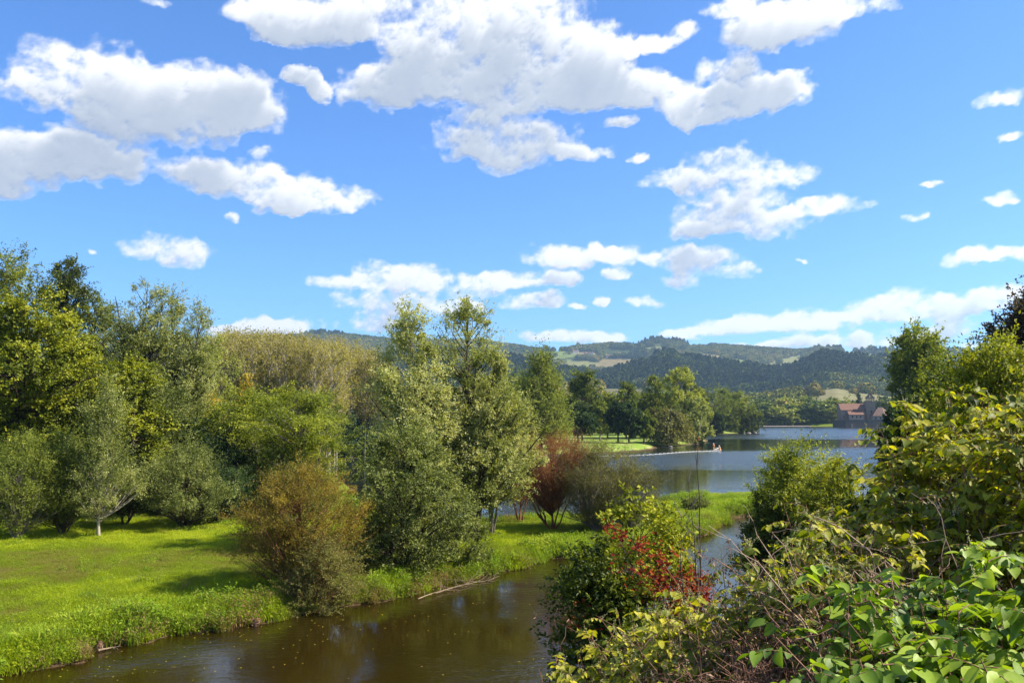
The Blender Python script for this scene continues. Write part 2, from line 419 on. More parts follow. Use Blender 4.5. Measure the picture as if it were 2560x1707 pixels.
def make_water():
    m, nt, o = new_mat('river_water')
    g = nt.nodes.new('ShaderNodeNewGeometry'); P = g.outputs['Position']
    sp = nt.nodes.new('ShaderNodeSeparateXYZ'); link(nt, P, sp.inputs[0])
    # breeze: patches of ripples, drawn out across the lake
    w1 = noise(nt, vmath(nt, 'MULTIPLY', P, (0.006, 0.020, 0)).outputs[0], 1.0, 5, .6, .3)
    w2 = noise(nt, vmath(nt, 'MULTIPLY', P, (0.10, 0.07, 0)).outputs[0], 1.0, 3, .5)
    lake = mapr(nt, sp.outputs[1], 62, 85, 0, 1)
    # lanes of breeze lie across the lake: one far out, one by the float line, a weak one near the spit
    yy = math_(nt, 'ADD', sp.outputs[1], math_(nt, 'MULTIPLY', math_(nt, 'SUBTRACT', w1.outputs[0], .5), 150.0))
    yy = math_(nt, 'ADD', yy, math_(nt, 'MULTIPLY', sp.outputs[0], -.18))
    lane = math_(nt, 'MAXIMUM', mapr(nt, yy, 240, 330, 0, 1), math_(nt, 'MULTIPLY', mapr(nt, yy, 112, 150, 0, 1), mapr(nt, yy, 192, 156, 0, 1)))
    lane = math_(nt, 'MAXIMUM', lane, math_(nt, 'MULTIPLY', mapr(nt, yy, 92, 70, 0, 1), .45))
    lane = math_(nt, 'MAXIMUM', lane, mapr(nt, w1.outputs[0], .50, .66, .05, .6))
    wind = math_(nt, 'MAXIMUM', math_(nt, 'MULTIPLY', lane, lake),
                 math_(nt, 'MULTIPLY', mapr(nt, w2.outputs[0], .44, .62, 0.04, .65), math_(nt, 'SUBTRACT', 1.0, lake)))
    r1 = noise(nt, vmath(nt, 'MULTIPLY', P, (1.6, 2.6, 0)).outputs[0], 1.0, 3, .6)
    r2 = noise(nt, vmath(nt, 'MULTIPLY', P, (5, 8, 0)).outputs[0], 1.0, 3, .6, .6)
    r3 = noise(nt, vmath(nt, 'MULTIPLY', P, (.35, .6, 0)).outputs[0], 1.0, 2, .5)
    hgt = math_(nt, 'ADD', math_(nt, 'MULTIPLY', r1.outputs[0], .11), math_(nt, 'MULTIPLY', r2.outputs[0], .030))
    hgt = math_(nt, 'MULTIPLY', hgt, wind)
    hgt = math_(nt, 'ADD', hgt, math_(nt, 'MULTIPLY', r3.outputs[0], 0.008))
    near = mapr(nt, sp.outputs[1], 20, 150, 0, 1)
    col = mixc(nt, near, ramp(nt, w2.outputs[0], [(0.3, (0.020, 0.0120, 0.0012)), (0.7, (0.013, 0.0100, 0.0013))]), (0.008, 0.013, 0.010))
    rough = math_(nt, 'MULTIPLY_ADD', math_(nt, 'MULTIPLY', wind, lake), 0.20, 0.02)
    b = principled(nt, col, rough, .5)
    b.inputs['IOR'].default_value = 1.333
    bp = nt.nodes.new('ShaderNodeBump'); bp.inputs['Strength'].default_value = 1.0; bp.inputs['Distance'].default_value = 1.0
    link(nt, hgt, bp.inputs['Height']); link(nt, bp.outputs[0], b.inputs['Normal'])
    link(nt, b.outputs[0], o.inputs[0])
    me = mk_mesh('river_water', [(-900, -400, 0), (900, -400, 0), (900, 900, 0), (-900, 900, 0)], [[(0, 1, 2, 3)]], [m])
    tag(obj('river_water', me), 'brown river water opening into a blue lake', kind='structure')
make_water()

# ------------------------------------------------------------------ hills
def px_of_az(a): return a
SKY_L = [(-1400, 860), (-400, 845), (0, 850), (300, 852), (546, 848), (640, 845), (700, 842), (740, 839), (805, 832), (851, 835), (991, 851), (1201, 853), (1300, 865), (1343, 873), (1408, 872), (1521, 860),
         (1608, 854), (1640, 849), (1706, 855), (1800, 864), (1903, 872), (1994, 879), (2058, 874), (2123, 873), (2236, 878), (2349, 873), (2398, 874), (2446, 884), (2478, 890), (2560, 905), (2900, 930), (4200, 960)]
MID_L = [(-1400, 930), (0, 935), (560, 930), (900, 900), (1130, 880), (1240, 890), (1320, 905), (1400, 925), (1500, 940), (1600, 905), (1676, 878), (1706, 896), (1795, 909), (1865, 917), (1939, 928), (1978, 925), (2010, 910), (2058, 886),
         (2100, 892), (2180, 897), (2260, 905), (2350, 925), (2450, 940), (2560, 950), (4200, 1000)]
LOW_L = [(-1400, 1010), (0, 1010), (1200, 990), (1512, 968), (1620, 968), (1700, 1000), (1850, 1010), (2007, 984), (2045, 972), (2091, 967), (2139, 977), (2223, 987), (2300, 990), (2560, 1000), (4200, 1015)]
D_FOOT, D_LOW, D_MID, D_SKY = 880.0, 1150.0, 2000.0, 3300.0
PXS = np.linspace(-3000, 5600, 2200)
def elev_tan(px, ys):      # tangent of the elevation angle of picture row y at column px, per unit forward distance
    u, v = (px - 1280.0) / FPX, (853.5 - ys) / FPX
    yy = ct - v * st
    return (st + v * ct) / np.hypot(u, yy), np.arctan2(u, yy)
def ridge(tab):
    p = np.array(tab, float); ys = np.interp(PXS, p[:, 0], p[:, 1])
    t, a = elev_tan(PXS, ys); return a, t
RA_S, RT_S = ridge(SKY_L); RA_M, RT_M = ridge(MID_L); RA_L, RT_L = ridge(LOW_L)
def hill_h(a, D):
    zs = CAM_Z + np.interp(a, RA_S, RT_S) * D_SKY - 9
    zm = CAM_Z + np.interp(a, RA_M, RT_M) * D_MID - 8
    zl = CAM_Z + np.interp(a, RA_L, RT_L) * D_LOW - 1
    zm = np.minimum(zm, zs * .9)
    dip1 = zl * 0.72; dip2 = zm * 0.93 + zs * 0.03
    D1, D2 = D_LOW + 190, D_MID + 330
    t = lambda lo, hi: sstep(lo, hi, D)
    z = 2.5 + (zl - 2.5) * t(D_FOOT - 120, D_LOW)
    z = z + (dip1 - zl) * t(D_LOW, D1)
    z = z + (zm - dip1) * (np.clip((D - D1) / (D_MID - D1), 0, 1) * .45 + .55 * t(D1, D_MID))
    z = z + (dip2 - zm) * t(D_MID, D2)
    z = z + (zs - dip2) * (np.clip((D - D2) / (D_SKY - D2), 0, 1) * .5 + .5 * t(D2, D_SKY))
    z = z - np.maximum(D - D_SKY, 0) * 0.12
    x, y = np.sin(a) * D, np.cos(a) * D
    amp = np.clip((D - 900) / 900, 0, 1) * (1 - .8 * np.exp(-((D - D_SKY) / 180) ** 2)) * (1 - .6 * np.exp(-((D - D_MID) / 120) ** 2))
    z = z + (fbm(x / 330, y / 330, 61, 4) - .5) * 34 * amp
    return z
FIELDS = [  # outlines measured in the photograph, with the crop in them: 0 green, 1 tan, 2 pale olive
 ([(1349,880),(1408,877),(1447,886),(1420,897),(1358,897)], 0), ([(1515,897),(1611,895),(1661,910),(1587,915),(1474,917),(1500,900)], 1),
 ([(1430,879),(1500,880),(1495,886),(1430,884)], 1), ([(1420,898),(1500,905),(1460,920),(1400,912)], 2),
 ([(1612,867),(1670,867),(1667,874),(1617,873)], 2), ([(1745,885),(1804,888),(1810,893),(1792,897),(1750,890)], 1), ([(1895,924),(1935,926),(1980,922),(1950,938),(1900,934)], 1),
 ([(1939,901),(2003,886),(2010,897),(1981,922),(1942,931),(1884,916),(1910,910)], 2), ([(2100,876),(2130,876),(2172,894),(2126,903)], 2), ([(2140,882),(2230,886),(2235,900),(2165,897)], 0),
 ([(1880,905),(1850,912),(1820,900),(1850,896)], 0), ([(1700,905),(1760,925),(1740,935),(1690,920)], 2),
 ([(1990,994),(2007,976),(2045,961),(2091,959),(2139,971),(2223,979),(2290,984),(2290,1004),(1990,1004)], 3), ([(1500,958),(1617,958),(1625,985),(1500,985)], 4)]
def field_of(x, y, z, lift=0.0):
    px, py = project(np.stack([x, y, z + lift], -1))
    out = np.full(x.shape, -1)
    wob = (fbm(x / 60, y / 60, 71, 3) - .5) * 9
    for poly, kind in FIELDS:
        if kind >= 3: dsel = (np.hypot(x, y) < 1260) & (np.hypot(x, y) > 800)
        else: dsel = np.hypot(x, y) > 1900
        out = np.where((seg_dist(px + wob, py + wob * .25, poly) > 0) & dsel, kind, out)
    return out
def make_hills():
    az = np.radians(np.arange(-75, 75.01, 0.16))
    DD = np.concatenate([np.arange(740, 1400, 14), np.arange(1400, 3500, 26), np.arange(3500, 6001, 250)]).astype(float)
    A_, D_ = np.meshgrid(az, DD, indexing='ij')
    Z = hill_h(A_, D_); Z = np.where(D_ < 760, -1.0, Z)
    X, Y = np.sin(A_) * D_, np.cos(A_) * D_
    F = field_of(X, Y, Z)
    fa = [np.clip((F == k).astype(float), 0, 1) for k in range(5)]
    m, nt, o = new_mat('hill_ground')
    g = nt.nodes.new('ShaderNodeNewGeometry'); P = g.outputs['Position']
    n1 = noise(nt, P, 1 / 40.0, 6, .65)
    c = ramp(nt, n1.outputs[0], [(0.3, (0.018, 0.032, 0.010)), (0.7, (0.045, 0.062, 0.014))])
    n2 = noise(nt, P, 1 / 25.0, 5, .7)
    pal = [((0.10, 0.14, 0.03), (0.16, 0.19, 0.05)), ((0.15, 0.12, 0.05), (0.22, 0.17, 0.075)), ((0.13, 0.14, 0.045), (0.18, 0.17, 0.06)), ((0.13, 0.125, 0.055), (0.18, 0.16, 0.075)), ((0.08, 0.085, 0.04), (0.15, 0.13, 0.07))]
    for k, (a, b_) in enumerate(pal):
        at_ = nt.nodes.new('ShaderNodeAttribute'); at_.attribute_name = 'field%d' % k
        c = mixc(nt, at_.outputs['Fac'], c, ramp(nt, n2.outputs[0], [(0.35, a), (0.65, b_)]))
    b = principled(nt, c, .95, .05)
    link(nt, b.outputs[0], o.inputs[0])
    me = mk_mesh('hills', np.stack([X, Y, Z], -1).reshape(-1, 3), [grid_faces(len(az), len(DD))[:, ::-1]], [m],
                 attrs={'field%d' % k: fa[k].ravel() for k in range(5)}, smooth=True)
    tag(obj('hills', me), 'long wooded hills with patches of field beyond the lake', kind='structure')
make_hills()

# ================================================================== plants
def leaf_mat(name, dark, mid, light, trans=0.35, rough=.55, spec=.25, vary=.25):
    m, nt, o = new_mat(name)
    a = nt.nodes.new('ShaderNodeAttribute'); a.attribute_name = 'tint'
    oi = nt.nodes.new('ShaderNodeObjectInfo')
    g = nt.nodes.new('ShaderNodeNewGeometry')
    n = noise(nt, g.outputs['Position'], .9, 3, .5)
    t = math_(nt, 'ADD', a.outputs['Fac'], math_(nt, 'MULTIPLY', math_(nt, 'SUBTRACT', n.outputs[0], .5), vary * 1.6))
    t = math_(nt, 'ADD', t, math_(nt, 'MULTIPLY', math_(nt, 'SUBTRACT', oi.outputs['Random'], .5), vary))
    c = ramp(nt, t, [(0.15, dark), (0.5, mid), (0.9, light)])
    b = principled(nt, c, rough, spec)
    tr = nt.nodes.new('ShaderNodeBsdfTranslucent')
    link(nt, mixc(nt, 1.0, c, (1.45, 1.45, .45), 'MULTIPLY'), tr.inputs[0])
    mx = nt.nodes.new('ShaderNodeMixShader'); mx.inputs[0].default_value = trans
    link(nt, b.outputs[0], mx.inputs[1]); link(nt, tr.outputs[0], mx.inputs[2]); link(nt, mx.outputs[0], o.inputs[0])
    return m
LM = dict(
    silver=leaf_mat('silver_willow_leaf', (.055, .078, .010), (.24, .26, .060), (.52, .51, .22)),
    sage=leaf_mat('sage_leaf', (.030, .045, .007), (.120, .145, .024), (.33, .35, .11)),
    willow=leaf_mat('green_willow_leaf', (.038, .058, .006), (.135, .165, .016), (.28, .30, .05)),
    maple=leaf_mat('yellow_green_leaf', (.042, .060, .004), (.19, .215, .010), (.42, .41, .03)),
    lime=leaf_mat('lime_leaf', (.045, .068, .004), (.17, .205, .012), (.36, .37, .03)),
    orange=leaf_mat('ochre_leaf', (.07, .075, .008), (.22, .165, .015), (.40, .29, .04)),
    red=leaf_mat('russet_leaf', (.10, .040, .016), (.30, .095, .035), (.32, .19, .06)),
    olive=leaf_mat('olive_leaf', (.055, .055, .012), (.15, .145, .028), (.27, .25, .07)),
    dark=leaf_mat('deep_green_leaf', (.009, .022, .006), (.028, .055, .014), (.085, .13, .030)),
    green=leaf_mat('park_green_leaf', (.024, .042, .004), (.110, .140, .010), (.25, .275, .026)),
    poplar=leaf_mat('thin_poplar_leaf', (.10, .095, .012), (.26, .225, .035), (.42, .36, .08)),
    pale=leaf_mat('pale_willow_leaf', (.11, .125, .015), (.29, .31, .045), (.46, .46, .10)),
    yellow=leaf_mat('yellow_leaf', (.18, .13, .012), (.38, .25, .015), (.50, .38, .04)),
    conifer=leaf_mat('blue_green_needle', (.006, .026, .020), (.016, .052, .036), (.05, .11, .07), trans=.1),
    brown=leaf_mat('bronze_leaf', (.030, .020, .010), (.065, .042, .018), (.11, .08, .03)),
    far=leaf_mat('far_tree_leaf', (.04, .075, .010), (.17, .21, .02), (.34, .34, .05), trans=.2, vary=.5),
    weed=leaf_mat('bank_plant_leaf', (.040, .075, .006), (.12, .18, .012), (.24, .27, .03)),
)
BARK = dict(
    grey=simple_mat('grey_bark', (.10, .085, .065), (.25, .21, .17), 6, bmp=.02),
    brown=simple_mat('brown_bark', (.035, .025, .018), (.10, .07, .045), 6, bmp=.02),
    pale=simple_mat('pale_bark', (.26, .22, .16), (.42, .37, .28), 5, bmp=.01),
    red=simple_mat('russet_twig', (.10, .035, .018), (.26, .10, .05), 6),
    tan=simple_mat('dry_stem', (.20, .12, .075), (.40, .27, .18), 7),
)
def norm(v): return v / np.maximum(np.linalg.norm(v, axis=-1, keepdims=True), 1e-9)
def tubes(P, R, k=4):
    P = np.asarray(P, float); B, n, _ = P.shape
    T = np.gradient(P, axis=1); T = norm(T)
    ref = np.where(np.abs(T[..., 2:3]) > .9, np.array([1., 0, 0]), np.array([0, 0, 1.]))
    U = norm(np.cross(T, ref)); V = np.cross(T, U)
    a = np.arange(k) * 2 * math.pi / k
    ring = U[:, :, None, :] * np.cos(a)[None, None, :, None] + V[:, :, None, :] * np.sin(a)[None, None, :, None]
    verts = (P[:, :, None, :] + ring * np.asarray(R)[:, :, None, None]).reshape(-1, 3)
    b, i, j = np.meshgrid(np.arange(B), np.arange(n - 1), np.arange(k), indexing='ij')
    v0 = (b * n + i) * k
    f = np.stack([v0 + j, v0 + (j + 1) % k, v0 + k + (j + 1) % k, v0 + k + j], -1).reshape(-1, 4)
    return verts, f
def join(parts):
    vs, fs, off = [], [], 0
    for v, f in parts:
        vs.append(v); fs.append(f + off); off += len(v)
    return np.concatenate(vs), np.concatenate(fs)
def leaf_cards(pos, d, nrm, L, W, fold=.25):
    d = norm(d); side = norm(np.cross(nrm, d)); up = np.cross(d, side)
    L = np.asarray(L)[:, None]; W = np.asarray(W)[:, None]
    mid = pos + d * L * .45
    v = np.stack([pos, mid + side * W * .5 + up * W * fold, pos + d * L, mid - side * W * .5 + up * W * fold], 1).reshape(-1, 3)
    f = (np.arange(len(pos))[:, None] * 4 + np.arange(4)[None, :])
    return v, f
PROFILES = {
    'oval': lambda t: np.clip(np.sin(math.pi * np.clip(t, .02, .98) ** .8), 0, 1) ** .6,
    'cone': lambda t: np.clip((1 - t), 0, 1) ** .75 * np.clip(t * 7 + .35, 0, 1),
    'fullcone': lambda t: np.clip((1 - t), 0, 1) ** .62 * np.clip(t * 5 + .45, 0, 1),
    'spire': lambda t: np.clip((1 - t), 0, 1) ** .9 * np.clip(t * 4 + .5, 0, 1),
    'bush': lambda t: np.clip(1 - (np.clip(t, 0, 1) * 1.02 - .36) ** 2 / .44, 0, 1) ** .5,
    'vase': lambda t: np.clip(.35 + .9 * t, 0, 1) * np.clip((1 - t) * 5, 0, 1) ** .5,
    'umbrella': lambda t: np.clip(.55 + .5 * t, 0, 1) * np.clip((1 - t) * 2.2, 0, 1) ** .5,
    'column': lambda t: np.clip(t * 5 + .4, 0, 1) * np.clip((1 - t) * 4, 0, 1) ** .6 * (.8 + .2 * np.sin(t * 9)),
    'weep': lambda t: np.clip((1 - t) * 2.5, 0, 1) ** .5 * np.clip(.75 + t, 0, 1),
}
def tree_meshes(name, seed, H, W, leafm, barkm, profile='oval', base=.15, clumps=120, twigs=14, per=22, ll=.12, lw=.045, cr=None, up=.5, droop=0.0,
                leaders=None, stems=1, r0=None, tl=None, lobes=.35, inner=.30, twig_geo=0, tbias=0.5, flat=0.0, spreadl=.75, lean=(0, 0), curl=.35):
    g = np.random.default_rng(seed)
    cr = cr or W * .10; tl = tl or W * .13; r0 = r0 or H * .016
    leaders = leaders or [(0, 0, 1.0, 1.0)]
    C, BS, LI = [], [], []
    curves = []
    for li, (lx, ly, hf, wf) in enumerate(leaders):
        n = 9; s = np.linspace(0, 1, n)
        top = np.array([lx + lean[0], ly + lean[1], H * hf * .97])
        wob = (g.random((n, 2)) - .5) * W * .035; wob[0] = 0
        c = np.stack([top[0] * s ** 1.4, top[1] * s ** 1.4, top[2] * s], -1); c[:, :2] += wob
        curves.append(c)
        nc = int(clumps * wf / sum(l[3] for l in leaders))
        tt = g.random(nc * 6); prof = PROFILES[profile](tt)
        keep = g.random(nc * 6) < (prof * .85 + .12); tt = tt[keep][:nc]; prof = prof[keep][:nc]
        an = g.random(len(tt)) * 2 * math.pi
        lob = 1 - lobes + lobes * 1.8 * lattice(an / (2 * math.pi) * 5 + seed * 3.1, tt * 5 + li * 7, seed)
        rr = W * .5 * (wf if len(leaders) > 1 else 1) * prof * np.sqrt(inner ** 2 + (1 - inner ** 2) * g.random(len(tt))) * lob
        z = H * hf * (base + (1 - base) * tt)
        ax = np.array([np.interp(z / (H * hf * .97), s, c[:, i]) for i in range(2)]).T
        pos = np.stack([ax[:, 0] + np.cos(an) * rr, ax[:, 1] + np.sin(an) * rr, z], -1)
        zb = np.maximum(z - up * rr * 1.3 - H * .02, H * max(base * .8, .03) * (.75 + .5 * g.random(len(z))))
        bs = np.stack([np.interp(zb / (H * hf * .97), s, c[:, i]) for i in range(2)] + [zb], -1)
        C.append(pos); BS.append(bs); LI.append(np.full(len(tt), li))
    C = np.concatenate(C); BS = np.concatenate(BS); nC = len(C)
    # wood
    parts = []
    for si in range(max(stems, 1)):
        for li, c in enumerate(curves):
            if si == 0:
                rr = r0 * (1 - np.linspace(0, 1, len(c)) * .9) ** 1.1 * (1 if li == 0 else .8); rr[0] *= 1.35
                parts.append(tubes(c[None], rr[None], 7))
    if stems > 1:
        n = 7; s = np.linspace(0, 1, n)
        a = g.random(stems) * 2 * math.pi; o = W * (.16 + .22 * g.random(stems)); hh = H * (.5 + .3 * g.random(stems))
        P = np.zeros((stems, n, 3))
        for i in range(stems):
            P[i, :, 0] = np.cos(a[i]) * o[i] * s ** .8 + np.cos(a[i]) * r0; P[i, :, 1] = np.sin(a[i]) * o[i] * s ** .8 + np.sin(a[i]) * r0; P[i, :, 2] = hh[i] * s
            P[i, 1:, :2] += (g.random((n - 1, 2)) - .5) * W * .04
        parts.append(tubes(P, r0 * .75 * (1 - s[None] * .85) * np.ones((stems, 1)), 5))
    n = 5; s = np.linspace(0, 1, n)[None, :, None]
    mid = (BS + C) / 2; mid[:, 2] += (.5 - up) * .3 * np.linalg.norm(C - BS, axis=1); mid += (g.random(mid.shape) - .5) * W * .05
    Bz = (1 - s) ** 2 * BS[:, None] + 2 * s * (1 - s) * mid[:, None] + s ** 2 * C[:, None]
    ln = np.linalg.norm(C - BS, axis=1)
    br = np.clip(r0 * .10 + ln * .012, 0, r0 * .45)
    parts.append(tubes(Bz, br[:, None] * (1 - np.linspace(0, 1, n)[None] * .75), 4))
    # twigs and leaves
    ci = np.repeat(np.arange(nC), twigs); M = len(ci)
    ax = norm(np.concatenate([C[:, :2] - BS[:, :2], np.zeros((nC, 1))], 1))
    rnd = g.normal(size=(M, 3))
    td = norm(ax[ci] * .75 + np.array([0, 0, 1.]) * up * 1.1 + rnd * np.array([.62, .62, .5]) * (1 - flat * np.array([0, 0, .8])))
    sc = (.45 + 1.05 * g.random(nC) ** 1.3)[ci]
    st0 = C[ci] + g.normal(size=(M, 3)) * cr * .45 * sc[:, None] * np.array([1, 1, 1 - .75 * flat])
    tlen = tl * sc * (.6 + .7 * g.random(M))
    if twig_geo:
        tn = 3; ts = np.linspace(0, 1, tn)[None, :, None]
        sel = g.random(M) < twig_geo
        TP = st0[sel][:, None] + td[sel][:, None] * ts * tlen[sel][:, None, None] * 1.15; TP[..., 2] -= droop * (ts[..., 0] ** 2) * tlen[sel][:, None]
        parts.append(tubes(TP, np.full((sel.sum(), tn), max(.004, lw * .10)) * np.array([1, .7, .3])[None], 3))
    ti = np.repeat(np.arange(M), per); K = len(ti)
    u = g.random(K)
    pos = st0[ti] + td[ti] * (u * tlen[ti])[:, None]
    pos[:, 2] -= droop * u ** 2 * tlen[ti]
    pos += g.normal(size=(K, 3)) * tl * .05
    r2 = g.normal(size=(K, 3))
    d = norm(td[ti] * .55 + r2 * .6 * (1 - .5 * flat * np.array([0, 0, 1.])) + np.array([0, 0, -1.]) * (droop * .6 + .15))
    nr = norm(g.normal(size=(K, 3)) * curl * 1.6 + np.array([.15, -.1, .55 + flat]) + ax[ci[ti]] * .45)
    L = ll * (.6 + .7 * g.random(K)); Wd = lw * (.7 + .6 * g.random(K))
    v, f = leaf_cards(pos, d, nr, L, Wd)
    tint = tbias + (g.random(nC)[ci[ti]] - .5) * .52 + g.normal(size=K) * .13
    keepz = pos[:, 2] > .05
    if not keepz.all():
        f = f[keepz]
    wood = join(parts)
    tm = mk_mesh(name + '_trunk', wood[0], [wood[1]], [barkm], smooth=True)
    cm = mk_mesh(name + '_crown', v, [f], [leafm], attrs={'tint': np.repeat(tint, 4)})
    return tm, cm
def plant(name, meshes, loc, label, cat='tree', group=None, rotz=0.0, scale=None, crown='crown', trunk='trunk'):
    e = obj(name, None, None, loc, rotz, scale)
    tag(e, label, cat, group)
    obj(trunk, meshes[0], e); obj(crown, meshes[1], e)
    return e
def copy_tree(src, loc, label, rotz=0.0, scale=1.0, group=None):
    r = src.copy(); COL.objects.link(r); r.location = loc; r.rotation_euler = (0, 0, rotz)
    r.scale = scale if isinstance(scale, tuple) else (scale,) * 3; r['label'] = label
    if group: r['group'] = group
    for ch in list(src.children):
        c = ch.copy(); COL.objects.link(c); c.parent = r
    return r
def spot(px, D, sink=.08):
    p = at(px, 1038, D); return (p[0], D, ground_at(p[0], D) - sink)
def ht(px, py, D): return float(at(px, py, D)[2])
def one(name, seed, px, D, top, wpx, leaf, bark, label, cat='tree', group=None, **kw):
    """a tree measured in the photograph: trunk column px, distance D, treetop row, crown width in pixels"""
    loc = spot(px, D); H = ht(px, top, D) - loc[2]; W = wpx * D / FPX
    return plant(name, tree_meshes(name, seed, H, W, LM[leaf], BARK[bark], **kw), loc, label, cat, group)

# ---- the willows at the centre
one('willow_tree', 11, 1062, 46.5, 738, 300, 'silver', 'brown', 'tall silvery green willow with a pointed top, left of the twin tops at the centre', clumps=330, twigs=14, per=15, ll=.17, lw=.06, profile='fullcone', base=.14, up=.75, lobes=.75, inner=.15, r0=.16, cr=.5, tl=.75, lean=(-1.0, 0), leaders=[(0, 0, 1.0, 1.0), (-1.3, .3, .74, .55), (1.0, -.4, .80, .6)], tbias=.60)
one('willow_tree', 12, 1186, 49, 755, 330, 'silver', 'brown', 'tall silvery willow with a dark straight trunk, right of the twin tops at the centre', clumps=350, twigs=14, per=15, ll=.17, lw=.06, profile='fullcone', base=.22, up=.75, lobes=.75, inner=.15, r0=.27, cr=.5, tl=.75, lean=(-.5, 0), leaders=[(0, 0, 1.0, 1.0), (1.6, -.3, .76, .6), (2.4, .3, .58, .55)], tbias=.66)
one('willow_tree', 13, 1228, 51, 960, 210, 'silver', 'grey', 'lower silvery willow leaning over the spit beside the tall twin willows', clumps=230, twigs=11, per=15, ll=.17, lw=.06, profile='oval', base=.20, up=.5, lobes=.6, inner=.15, r0=.12, cr=.5, tl=.75, stems=4, tbias=.60)
one('willow_bush', 14, 1010, 41, 1080, 290, 'sage', 'brown', 'dark grey green willow bush reaching down to the river below the tall willows', cat='bush', clumps=280, twigs=12, per=15, ll=.14, lw=.06, profile='bush', base=.0, up=.45, lobes=.6, inner=.15, r0=.10, cr=.5, tl=.7, stems=6, tbias=.62)
one('willow_bush', 24, 1120, 43, 1230, 170, 'sage', 'brown', 'low grey green willow bush on the bank left of the dark straight trunk', cat='bush', clumps=110, twigs=12, per=14, ll=.13, lw=.055, profile='bush', base=.02, up=.5, lobes=.5, inner=.15, r0=.06, cr=.4, tl=.6, stems=5)
# ---- the ochre bush and the reddish ones
one('ochre_willow_bush', 15, 752, 36.5, 1180, 280, 'orange', 'red', 'rounded ochre and green willow bush on the water edge', cat='bush', clumps=240, twigs=16, per=18, ll=.085, lw=.032, profile='bush', base=.03, up=.85, lobes=.75, inner=.2, r0=.07, cr=.4, tl=.8, stems=7, twig_geo=.5)
one('ochre_willow_bush', 16, 815, 35, 1360, 150, 'olive', 'red', 'lower olive part bush trailing to the water right under the rounded ochre bush', cat='bush', clumps=90, twigs=16, per=18, ll=.08, lw=.032, profile='bush', base=.0, up=.4, lobes=.4, inner=.2, r0=.05, cr=.35, tl=.6, stems=5, twig_geo=.5)
one('russet_bush', 17, 1380, 54, 1105, 215, 'red', 'red', 'bare looking russet red bush with pale stems on the spit', cat='bush', clumps=170, twigs=16, per=10, ll=.085, lw=.03, profile='vase', base=.28, up=1.0, lobes=.35, inner=.2, r0=.08, cr=.35, tl=1.0, stems=7, twig_geo=.9)
one('russet_bush', 18, 1300, 58, 1120, 100, 'red', 'red', 'smaller russet bush half hidden behind the silvery willow', cat='bush', clumps=80, twigs=18, per=10, ll=.085, lw=.03, profile='vase', base=.3, up=1.0, lobes=.35, inner=.2, r0=.06, cr=.35, tl=1.0, stems=5, twig_geo=.9)
one('olive_bush', 19, 1490, 53, 1118, 225, 'olive', 'grey', 'olive brown willow bush with spreading stems right of the russet bush', cat='bush', clumps=250, twigs=16, per=15, ll=.09, lw=.032, profile='oval', base=.14, up=.9, lobes=.8, inner=.2, r0=.08, cr=.4, tl=1.1, stems=7, twig_geo=.6, tbias=.6)
one('olive_bush', 20, 1575, 54, 1175, 150, 'olive', 'grey', 'thin pale olive bush at the right end of the bushes on the spit', cat='bush', clumps=120, twigs=14, per=13, ll=.09, lw=.032, profile='oval', base=.12, up=.7, lobes=.5, inner=.2, r0=.06, cr=.4, tl=.9, stems=5, twig_geo=.6)
# ---- row of small willows on the meadow
G1 = 'small willows in a row on the meadow'
K1 = dict(group=G1)
one('meadow_willow', 21, 60, 49.5, 1098, 200, 'willow', 'grey', 'leftmost round green willow of the meadow row, with many thin stems', clumps=170, twigs=14, per=15, ll=.13, lw=.04, profile='oval', base=.10, up=.9, lobes=.7, inner=.2, r0=.06, cr=.45, tl=.9, stems=6, **K1)
one('meadow_willow', 22, 172, 52, 1092, 165, 'willow', 'brown', 'second green willow of the meadow row, with upright brushy twigs', clumps=150, twigs=14, per=15, ll=.13, lw=.04, profile='oval', base=.12, up=1.0, lobes=.7, inner=.2, r0=.07, cr=.4, tl=.9, stems=4, **K1)
one('meadow_willow', 23, 260, 51, 950, 150, 'silver', 'pale', 'taller silvery willow with one pale straight trunk on the meadow', clumps=170, twigs=13, per=14, ll=.14, lw=.04, profile='fullcone', base=.15, up=1.0, lobes=.8, inner=.2, r0=.09, cr=.4, tl=.9, tbias=.32, **K1)
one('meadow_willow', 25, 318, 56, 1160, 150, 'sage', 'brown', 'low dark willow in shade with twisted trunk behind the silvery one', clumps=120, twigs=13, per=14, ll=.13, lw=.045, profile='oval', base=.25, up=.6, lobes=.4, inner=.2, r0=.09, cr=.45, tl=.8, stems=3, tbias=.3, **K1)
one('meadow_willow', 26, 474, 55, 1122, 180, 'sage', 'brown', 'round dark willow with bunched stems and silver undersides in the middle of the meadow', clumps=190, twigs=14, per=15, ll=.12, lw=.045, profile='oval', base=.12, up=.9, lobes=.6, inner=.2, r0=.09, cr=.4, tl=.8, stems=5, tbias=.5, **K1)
one('meadow_willow', 27, 552, 57.5, 1175, 150, 'dark', 'brown', 'rightmost dark willow of the meadow row, forked near the ground', clumps=130, twigs=13, per=14, ll=.13, lw=.05, profile='oval', base=.22, up=.6, lobes=.4, inner=.2, r0=.08, cr=.45, tl=.8, stems=3, **K1)
